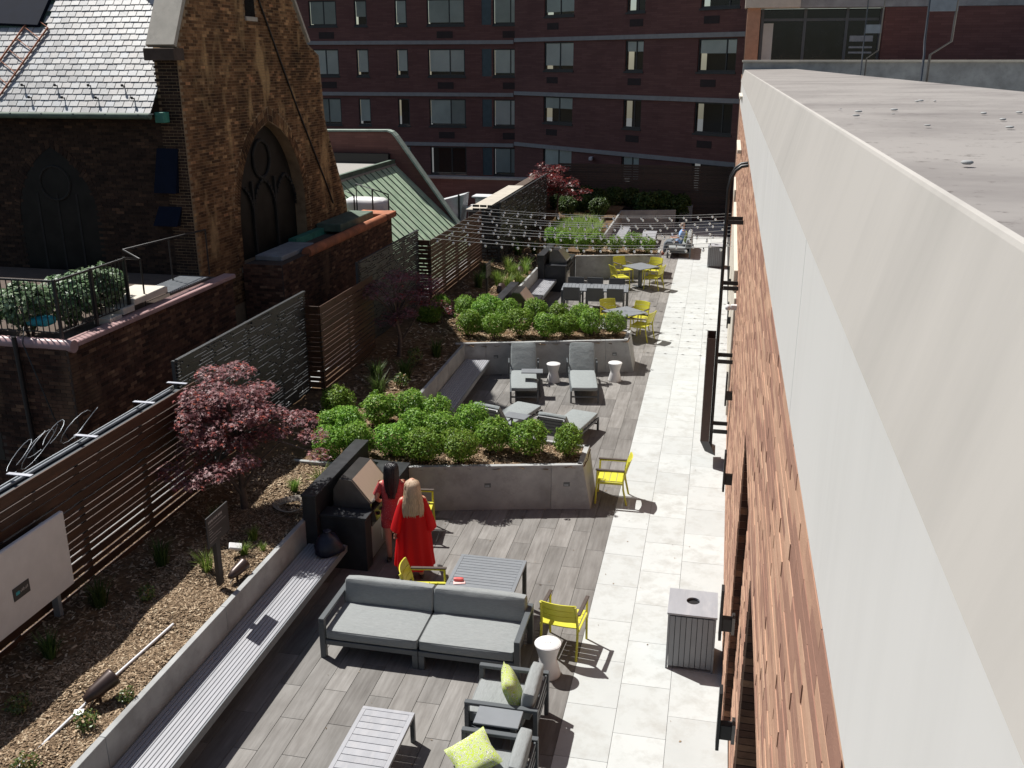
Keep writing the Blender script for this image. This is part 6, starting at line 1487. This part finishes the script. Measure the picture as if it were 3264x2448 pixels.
def pads_in(c, rx, ry, rz, n, pr, pz):
    L = []
    for k in range(n):
        while True:
            v = Vector((q.uniform(-1, 1), q.uniform(-1, 1), q.uniform(-1, 1)))
            if v.length < 1 and v.length > 0.35: break
        L.append((c[0]+v.x*rx, c[1]+v.y*ry, c[2]+v.z*rz, pr*q.uniform(0.7, 1.25), pz*q.uniform(0.7, 1.3)))
    return L
pads1 = pads_in((-0.12, 0.0, 1.50), 0.64, 0.66, 0.58, 36, 0.28, 0.10)+[(1.05, 0.35, 1.15, 0.27, 0.09), (0.8, 0.5, 1.35, 0.3, 0.1), (1.25, 0.1, 0.95, 0.2, 0.08), (0.55, 0.1, 1.25, 0.28, 0.1), (-0.62, -0.25, 0.92, 0.3, 0.1), (-0.25, -0.4, 0.80, 0.28, 0.09), (0.12, -0.35, 0.85, 0.26, 0.09), (-0.7, 0.0, 1.2, 0.22, 0.08), (-0.75, -0.7, 0.85, 0.3, 0.1), (-0.35, -0.85, 0.78, 0.3, 0.1), (0.0, -0.75, 0.9, 0.28, 0.1), (0.35, -0.5, 1.0, 0.26, 0.1), (0.3, 0.2, 1.9, 0.3, 0.1), (-0.1, 0.3, 2.12, 0.3, 0.12), (-0.5, 0.3, 2.05, 0.26, 0.1)]
maple('pink-leaved japanese maple in front of the near wood fence', (-6.86, 12.35, 0.9), 'maple_leaf', pads1, [([(0, 0, -0.1), (-0.02, 0.02, 0.3), (-0.05, 0.08, 0.75), (-0.1, 0.15, 1.1)], [0.06, 0.05, 0.04, 0.03]), ([(0, 0, 0.15), (-0.2, -0.05, 0.5), (-0.45, -0.15, 0.85)], [0.035, 0.025, 0.012]), ([(0, 0.02, 0.3), (0.25, 0.1, 0.7), (0.6, 0.25, 1.05)], [0.03, 0.02, 0.01])], 31, 11500, 0.046)
pads2 = pads_in((0, 0, 1.45), 0.85, 0.9, 0.6, 26, 0.32, 0.12)
maple('dark japanese maple in the shade before the second wood fence', (-7.1, 20.6, 0.9), 'maple_leaf', pads2, [([(0, 0, -0.1), (0.05, 0, 0.4), (-0.05, 0.05, 0.9)], [0.06, 0.045, 0.03]), ([(0, 0, 0.2), (0.3, 0.1, 0.7), (0.5, 0, 1.0)], [0.03, 0.02, 0.01])], 33, 3600, 0.05)
pads3 = pads_in((0, 0, 1.75), 1.15, 1.0, 0.65, 30, 0.42, 0.14)+[(1.2, 0, 1.35, 0.4, 0.12), (0.9, -0.2, 1.05, 0.35, 0.1), (-0.7, 0, 2.4, 0.3, 0.15)]
maple('red japanese maple beside the tall lattice screen at the far end', (-6.9, 42.0, 0.8), 'maple_far', pads3, [([(0, 0, -0.1), (0.0, 0.05, 0.6), (0.05, 0, 1.2)], [0.07, 0.05, 0.03])], 35, 3000, 0.075)
m_ = maple('small orange-red maple at the left end of the middle shrubs', (-6.9, 23.6, 0.8), 'maple_far', [(0, 0, 0.62, 0.16, 0.14), (0.25, -0.25, 0.5, 0.16, 0.08), (0.1, 0.3, 0.5, 0.12, 0.1)], [([(0, 0, -0.1), (0, 0, 0.5)], [0.015, 0.008])], 37, 160, 0.05)

m = MB(); q = random.Random(21)                        # dry leaves and bark blown onto the paving
for _ in range(420):
    if q.random() < 0.6:
        P = q.choice((P1, P2, P3)); i = q.choice((1, 2)); t = q.random(); a, b_ = P[i], P[i+1]
        x = a[0]+(b_[0]-a[0])*t+abs(q.gauss(0, .25))*(i == 2); y = a[1]+(b_[1]-a[1])*t-abs(q.gauss(0, .22))*(i == 1)
    else: x, y = q.uniform(-5.1, 0.3), q.uniform(7, 36)
    if covered(x, y): continue
    a = q.uniform(0, 6.28); L = q.uniform(0.006, 0.022); w = L*q.uniform(0.3, 0.6); ux, uy = math.cos(a), math.sin(a); z = 0.006
    m.add([(x-ux*L, y-uy*L, z), (x+uy*w, y-ux*w, z+0.004), (x+ux*L, y+uy*L, z+0.001), (x-uy*w, y+ux*w, z+0.003)], [(0, 1, 2, 3)])
tag(m.build('leaf_litter', 'mulch'), 'dry leaves and bark bits blown over the paving', 'leaf litter', kind='stuff')
# ------------------------------------------------------------------ string lights
bm_ = MB().ball((0, 0, -0.05), 0.034, 0.034, 0.042, 10, 8).mesh('bulb', 'bulb_glass'); sk = MB().lathe([(0.012, -0.015), (0.016, 0.0), (0.012, 0.03)], 8).mesh('socket', 'black_metal')
fil = MB().ball((0, 0, -0.055), 0.014, 0.014, 0.028, 6, 5).mesh('filament', 'white_paint')
for i in range(10):
    y = 25.62+i*0.66; y1 = y+0.25; x0, x1, z0, z1 = -7.72, 0.44, 2.76, 2.80; sag = 0.16+0.05*math.sin(i*2.1)
    root = thing('string_light', f'{ORD[i]} string of clear bulbs from the near side, stretched from fence to brick wall', 'string light', (x0, y, 2.6), 0, 'strings of clear bulbs'); off = (x0, y, 2.6)
    def pt(t): return Vector((x0+(x1-x0)*t, y+(y1-y)*t, z0+(z1-z0)*t-4*sag*t*(1-t)))
    MB().tube([pt(k/16) for k in range(17)], 0.006, 5).build('wire', 'light_wire', root, off)
    ph = 0.15+0.27*((i*0.618) % 1); x = x0+ph
    while x < x1-0.1:
        t = (x-x0)/(x1-x0); p = pt(t)-Vector(off)
        b_ = link('bulb', bm_, root, p-Vector((0, 0, 0.03))); link('filament', fil, b_); link('socket', sk, root, p-Vector((0, 0, 0.035)))
        x += 0.455

# ------------------------------------------------------------------ people
def skin_mesh(name, nodes, edges, mat, root=0, sub=2, extra=None):
    me = bpy.data.meshes.new(name); me.from_pydata([n[:3] for n in nodes], edges, [])
    o = bpy.data.objects.new(name+'_tmp', me); col.objects.link(o)
    sk_ = o.modifiers.new('skin', 'SKIN'); sk_.use_smooth_shade = True
    for v_, n_ in zip(me.skin_vertices[0].data, nodes): v_.radius = (n_[3], n_[4] if len(n_) > 4 else n_[3])
    me.skin_vertices[0].data[root].use_root = True
    ss = o.modifiers.new('sub', 'SUBSURF'); ss.levels = sub; ss.render_levels = sub
    dg = bpy.context.evaluated_depsgraph_get(); dg.update()
    ev = bpy.data.meshes.new_from_object(o.evaluated_get(dg)); col.objects.unlink(o); bpy.data.objects.remove(o)
    m = MB(); m.v = [tuple(v.co) for v in ev.vertices]; m.f = [tuple(p.vertices) for p in ev.polygons]; m.sm = [True]*len(m.f)
    if extra: extra(m)
    return m.mesh(name, mat)
def head_parts(c, fw, s=1.0):
    """nose, ears, brow and lips joined to the head; fw is the facing direction in the ground plane"""
    f = Vector((*fw, 0)).normalized(); sd_ = Vector((f.y, -f.x, 0)); c = Vector(c)
    def ex(m):
        m.ball(c+Vector((0, 0, 0.01)), 0.078*s, 0.088*s, 0.108*s, 16, 12)
        n0 = c+f*0.088*s; m.ball(n0-Vector((0, 0, 0.012)), 0.014*s, 0.014*s, 0.024*s, 8, 6)
        for k in (-1, 1):
            m.ball(c+sd_*k*0.078*s-Vector((0, 0, 0.005)), 0.013*s, 0.02*s, 0.03*s, 8, 6); m.ball(c+f*0.078*s+sd_*k*0.03*s+Vector((0, 0, 0.015)), 0.013*s, 0.013*s, 0.009*s, 8, 6)
        m.ball(c+f*0.082*s-Vector((0, 0, 0.055)), 0.022*s, 0.012*s, 0.008*s, 8, 6)
    return ex
def hand(nodes, edges, wrist, d, side):
    """palm and five fingers growing from a wrist node"""
    w = Vector(nodes[wrist][:3]); d = Vector(d).normalized(); s = Vector(side).normalized(); nrm = d.cross(s)
    pi = len(nodes); p = w+d*0.06; nodes.append((*p, 0.020, 0.034)); edges.append((wrist, pi))
    for k, (off_, L) in enumerate(((-0.028, 0.062), (-0.009, 0.074), (0.010, 0.070), (0.027, 0.054))):
        a = len(nodes); r0 = p+d*0.035+s*off_; r1 = r0+d*L*0.55+nrm*0.012; r2 = r1+d*L*0.3+nrm*0.025
        nodes.extend([(*r0, 0.009), (*r1, 0.008), (*r2, 0.007)]); edges.extend([(pi, a), (a, a+1), (a+1, a+2)])
    a = len(nodes); t0 = w+d*0.03-s*0.035; t1 = t0+d*0.03-s*0.018; nodes.extend([(*t0, 0.010), (*t1, 0.008)]); edges.extend([(pi, a), (a, a+1)])
def standing(h=1.62, lean=0.0, arms=None, stance=0.09):
    k = h/1.62
    N = [(0, 0, .90, .135, .11), (0, 0.0, 1.04, .12, .09), (0, .01, 1.22, .135, .095), (0, 0, 1.36, .07, .06), (0, .01, 1.42, .048), (0, .015, 1.50, .06, .07),
         (.09, 0, .82, .095), (.095, .01, .46, .06), (stance, -.015, .09, .040), (stance+.015, .10, .035, .038, .03), (-.09, 0, .82, .095), (-.095, .02, .46, .06), (-stance, .015, .09, .040), (-stance-.015, .13, .035, .038, .03)]
    E = [(0, 1), (1, 2), (2, 3), (3, 4), (4, 5), (0, 6), (6, 7), (7, 8), (8, 9), (0, 10), (10, 11), (11, 12), (12, 13)]
    for s, A in ((1, arms[0]), (-1, arms[1])):
        a = len(N); N += [(s*.165, 0, 1.335, .05), (*A[0], .038), (*A[1], .028)]; E += [(2, a), (a, a+1), (a+1, a+2)]
        hand(N, E, a+2, A[2], A[3])
    return [(n[0]*k, n[1]*k, n[2]*k, *[r*k for r in n[3:]]) for n in N], E
def ring(z, rx, ry, cx=0, cy_=0, n=36, fold=0.0, ph=0.0, freq=9, a0=0.0):
    return [Vector((cx+rx*math.cos(a)*(1+fold*math.sin(freq*a+ph)+fold*0.6*math.sin((freq*1.7)*a+ph*2)), cy_+ry*math.sin(a)*(1+fold*math.sin(freq*a+ph)), z)) for a in [2*math.pi*k/n+a0 for k in range(n)]]
# woman in the red gown, back to the camera
wB = thing('person', 'woman with long blond hair in a loose red gown, seen from behind', 'person', (-4.10, 12.26, 0), R(20))
N, E_ = standing(1.62, arms=[((.225, -.01, 1.06), (.235, .10, .86), (0, .5, -.7), (1, 0, 0)), ((-.225, 0.0, 1.06), (-.25, .04, .82), (-.1, .15, -.95), (1, 0, 0))])
link('body', skin_mesh('body', N, E_, 'skin', extra=head_parts((0, .02, 1.525), (0, 1))), wB)
g = MB(); prof = [(1.40, .075, .065, 0), (1.37, .13, .09, 0), (1.335, .185, .115, 0), (1.25, .20, .135, .01), (1.10, .205, .15, .03), (.90, .225, .17, .045), (.65, .245, .185, .06), (.42, .262, .198, .07), (.24, .275, .205, .075), (.215, .272, .203, .075)]
g.loft([ring(z, rx, ry, 0, 0, 54, f_*1.35, z*1.3, 9) for z, rx, ry, f_ in prof], True, False); g.build('gown', 'red_cloth', wB)
for s in (-1, 1):                                      # wide bell sleeves
    A, B, C = Vector((s*.145, 0, 1.315)), Vector((s*.215, -.015, 1.10)), Vector((s*.25, .02, .86)); m = MB(); rg = []
    for t in [k/8 for k in range(9)]:
        p = (A*(1-t)**2+B*2*t*(1-t)+C*t*t); d = ((B-A)*(1-t)+(C-B)*t).normalized(); u = d.cross(Vector((0, 1, 0.2))).normalized(); w = d.cross(u); rr2 = .072+.058*t**1.3
        rg.append([p+(u*math.cos(a)*0.7+w*math.sin(a)*1.15)*rr2*(1+0.05*t*math.sin(5*a)) for a in [2*math.pi*k/24 for k in range(24)]])
    m.loft(rg, True, False); m.build('sleeve', 'red_cloth', wB)
def hair(parent, prof, mat, n=40, strands=0.03, name='hair', seed=2, hem=0.03):
    """prof: (z, rx, ry, cy) from crown down"""
    q = random.Random(seed); m = MB(); rg = []
    for i, (z, rx, ry, c) in enumerate(prof):
        rg.append([Vector((rx*math.cos(a)*(1+strands*math.sin(17*a+1.3)+strands*.7*math.sin(29*a+i*.15)), c+ry*math.sin(a)*(1+strands*math.sin(23*a)), z+(q.uniform(-hem, hem) if i == len(prof)-1 else 0))) for a in [2*math.pi*k/n for k in range(n)]])
    m.loft(rg, True, True); return m.build(name, mat, parent)
hair(wB, [(1.632, .015, .015, .0), (1.622, .055, .06, .0), (1.60, .085, .09, -.005), (1.565, .104, .112, -.012), (1.50, .114, .120, -.03), (1.42, .122, .108, -.05), (1.36, .135, .09, -.06), (1.33, .142, .088, -.065)], 'hair_blond', 60)
hair(wB, [(1.335, .141, .086, -.066), (1.26, .150, .075, -.085), (1.17, .150, .062, -.10), (1.13, .142, .05, -.11)], 'hair_pinkish', 60, name='hair_ends')
for s in (-1, 1):
    m = MB(); m.ball((s*.10, .05, .03), .04, .12, .028, 12, 8); m.build('shoe', 'shoe_dark', wB)
def strands(parent, prof, mat, n, seed, zmin):
    """single locks lying over the hair, following its profile from crown to ends"""
    q = random.Random(seed); m = MB()
    for _ in range(n):
        a = q.uniform(math.pi*0.92, math.pi*2.08); k = len(prof)-q.choice((0, 0, 1)); wob = q.uniform(-.12, .12); pth = []
        for i, (z, rx, ry, c) in enumerate(prof[1:k]):
            t = i/len(prof); aa = a+wob*t; g = 1.012+0.02*q.random()
            pth.append((rx*g*math.cos(aa), c+ry*g*math.sin(aa), z))
        pth.append((pth[-1][0]*1.01, pth[-1][1]-0.005, pth[-1][2]-q.uniform(0.0, 0.05)))
        m.tube(pth, [0.004]+[q.uniform(.004, .008)]*(len(pth)-2)+[0.001], 5, True, False)
    return tag(m.build('hair_strands', mat, parent), kind='stuff')
PB = [(1.632, .015, .015, .0), (1.622, .055, .06, .0), (1.60, .085, .09, -.005), (1.565, .104, .112, -.012), (1.50, .114, .120, -.03), (1.42, .122, .108, -.05), (1.36, .135, .09, -.06), (1.26, .150, .075, -.085), (1.17, .150, .062, -.10), (1.13, .142, .05, -.11)]
strands(wB, PB, 'hair_blond', 150, 3, 1.1)
# woman in the patterned top and shorts
wA = thing('person', 'woman with long black hair in patterned red top and shorts at the grill', 'person', (-4.57, 12.70, 0), R(14))
N, E_ = standing(1.64, arms=[((.24, .02, 1.10), (.16, .25, 1.16), (-.3, .8, .4), (1, 0, .3)), ((-.24, -.01, 1.08), (-.22, .16, .95), (0.2, .8, -.2), (1, 0, 0))], stance=0.075)
link('body', skin_mesh('body', N, E_, 'skin', extra=head_parts((0, .02, 1.545), (0.2, 1))), wA)
g = MB(); g.loft([ring(z, rx, ry, 0, 0, 44, f_, z*2, 8) for z, rx, ry, f_ in ((1.415, .07, .06, 0), (1.385, .13, .085, 0), (1.355, .182, .10, 0), (1.27, .185, .12, .01), (1.12, .16, .115, .015), (1.00, .155, .115, .02), (.93, .165, .125, .02))], True, False); g.build('top', 'patterned_cloth', wA)
for s in (-1, 1):
    A, C = Vector((s*.14, 0, 1.345)), Vector((s*.245, .02, 1.14)); m = MB(); d = (C-A).normalized(); u = d.cross(Vector((0, 1, 0))).normalized(); w = d.cross(u)
    m.loft([[A+(C-A)*t+(u*math.cos(a)+w*math.sin(a))*(.068-.012*t) for a in [2*math.pi*k/16 for k in range(16)]] for t in (0, .3, .7, 1.0)], True, False); m.build('sleeve', 'patterned_cloth', wA)
m = MB(); m.loft([ring(z, rx, ry, 0, 0, 40, .015, z, 7) for z, rx, ry in ((.97, .15, .115), (.90, .178, .135), (.82, .19, .145), (.78, .188, .14))], True, False)
for s in (-1, 1): m.loft([ring(z, rx, rx*1.05, s*.092, 0.0, 20, .02, z, 5) for z, rx in ((.82, .098), (.72, .098), (.62, .097))], True, False)
m.build('shorts', 'patterned_cloth', wA)
hair(wA, [(1.672, .015, .015, .0), (1.665, .055, .06, .0), (1.645, .088, .093, -.003), (1.60, .103, .112, -.012), (1.52, .11, .118, -.03), (1.44, .112, .105, -.05), (1.36, .105, .085, -.07), (1.26, .085, .065, -.09), (1.17, .05, .045, -.11)], 'hair_black', 60, seed=5)
strands(wA, [(1.672, .015, .015, .0), (1.665, .055, .06, .0), (1.645, .088, .093, -.003), (1.60, .103, .112, -.012), (1.52, .11, .118, -.03), (1.44, .112, .105, -.05), (1.36, .105, .085, -.07), (1.26, .085, .065, -.09), (1.17, .05, .045, -.11)], 'hair_black', 90, 6, 1.1)
for s in (-1, 1):
    m = MB(); m.ball((s*.09, .05, .028), .04, .12, .026, 12, 8); m.build('shoe', 'shoe_dark', wA)
# man sitting on the far sofa, facing left
mn = thing('person', 'man in light blue shirt sitting on the far sofa', 'person', (-1.45, 39.15, 0), R(90))
N = [(0, 0, .50, .15, .12), (0, -.07, .70, .15, .11), (0, -.14, .92, .17, .11), (0, -.17, 1.04, .07), (0, -.16, 1.10, .055), (0, -.14, 1.18, .06, .07),
     (.10, .06, .49, .10), (.12, .47, .53, .07), (.12, .52, .12, .05), (.13, .64, .06, .042), (-.10, .06, .49, .10), (-.13, .48, .52, .07), (-.13, .58, .12, .05), (-.14, .70, .06, .042)]
E_ = [(0, 1), (1, 2), (2, 3), (3, 4), (4, 5), (0, 6), (6, 7), (7, 8), (8, 9), (0, 10), (10, 11), (11, 12), (12, 13)]
for s in (1, -1):
    a = len(N); N += [(s*.19, -.15, 1.0, .055), (s*.26, -.02, .76, .042), (s*.15, .2, .72, .03)]; E_ += [(2, a), (a, a+1), (a+1, a+2)]; hand(N, E_, a+2, (-s*.4, .8, .1), (1, 0, 0))
link('body', skin_mesh('body', N, E_, 'skin', extra=head_parts((0, -.13, 1.20), (0, 1))), mn)
m = MB(); m.loft([ring(z, rx, ry, 0, c, 32, .015, z, 7) for z, rx, ry, c in ((.46, .18, .15, .0), (.60, .185, .15, -.04), (.80, .195, .14, -.10), (.95, .205, .13, -.145), (1.03, .13, .09, -.165), (1.07, .07, .065, -.165))], True, False)
for s in (-1, 1):
    A, C = Vector((s*.16, -.15, 1.0)), Vector((s*.265, -.03, .76)); d = (C-A).normalized(); u = d.cross(Vector((0, 1, 0))).normalized(); w = d.cross(u); m.loft([[A+(C-A)*t+(u*math.cos(a)+w*math.sin(a))*.072 for a in [2*math.pi*k/14 for k in range(14)]] for t in (0, .5, 1.0)], True, False)
m.build('shirt', 'shirt_blue', mn)
m = MB()
for s in (-1, 1): m.tube([(s*.10, -.02, .49), (s*.125, .44, .535), (s*.125, .50, .46), (s*.13, .55, .13)], [.115, .085, .078, .065], 14)
m.build('trousers', 'denim', mn)
for s in (-1, 1): m = MB(); m.ball((s*.135, .66, .05), .05, .13, .05, 12, 8); m.build('shoe', 'shoe_red', mn)
m = MB(); m.lathe([(.02, 0), (.07, -.02), (.087, -.06), (.088, -.09)], 18, (0, -.145, 1.325), cap=True); m.build('hair', 'hair_grey', mn)
o = MB().lathe([(.03, 0), (.04, .11)], 12).build('drink_cup', 'white_plastic'); o.location = (-1.72, 39.2, .75); tag(o, 'pale cup in the hand of the man in blue', 'cup')
o = MB().cushion(-.2, .2, -.06, .06, -.2, .2, .05, .02).build('throw_pillow', 'pillow_cloth'); o.location = (-1.2, 39.75, .66); o.rotation_euler = (0, R(20), R(90)); tag(o, 'pale patterned pillow behind the man in blue', 'pillow')
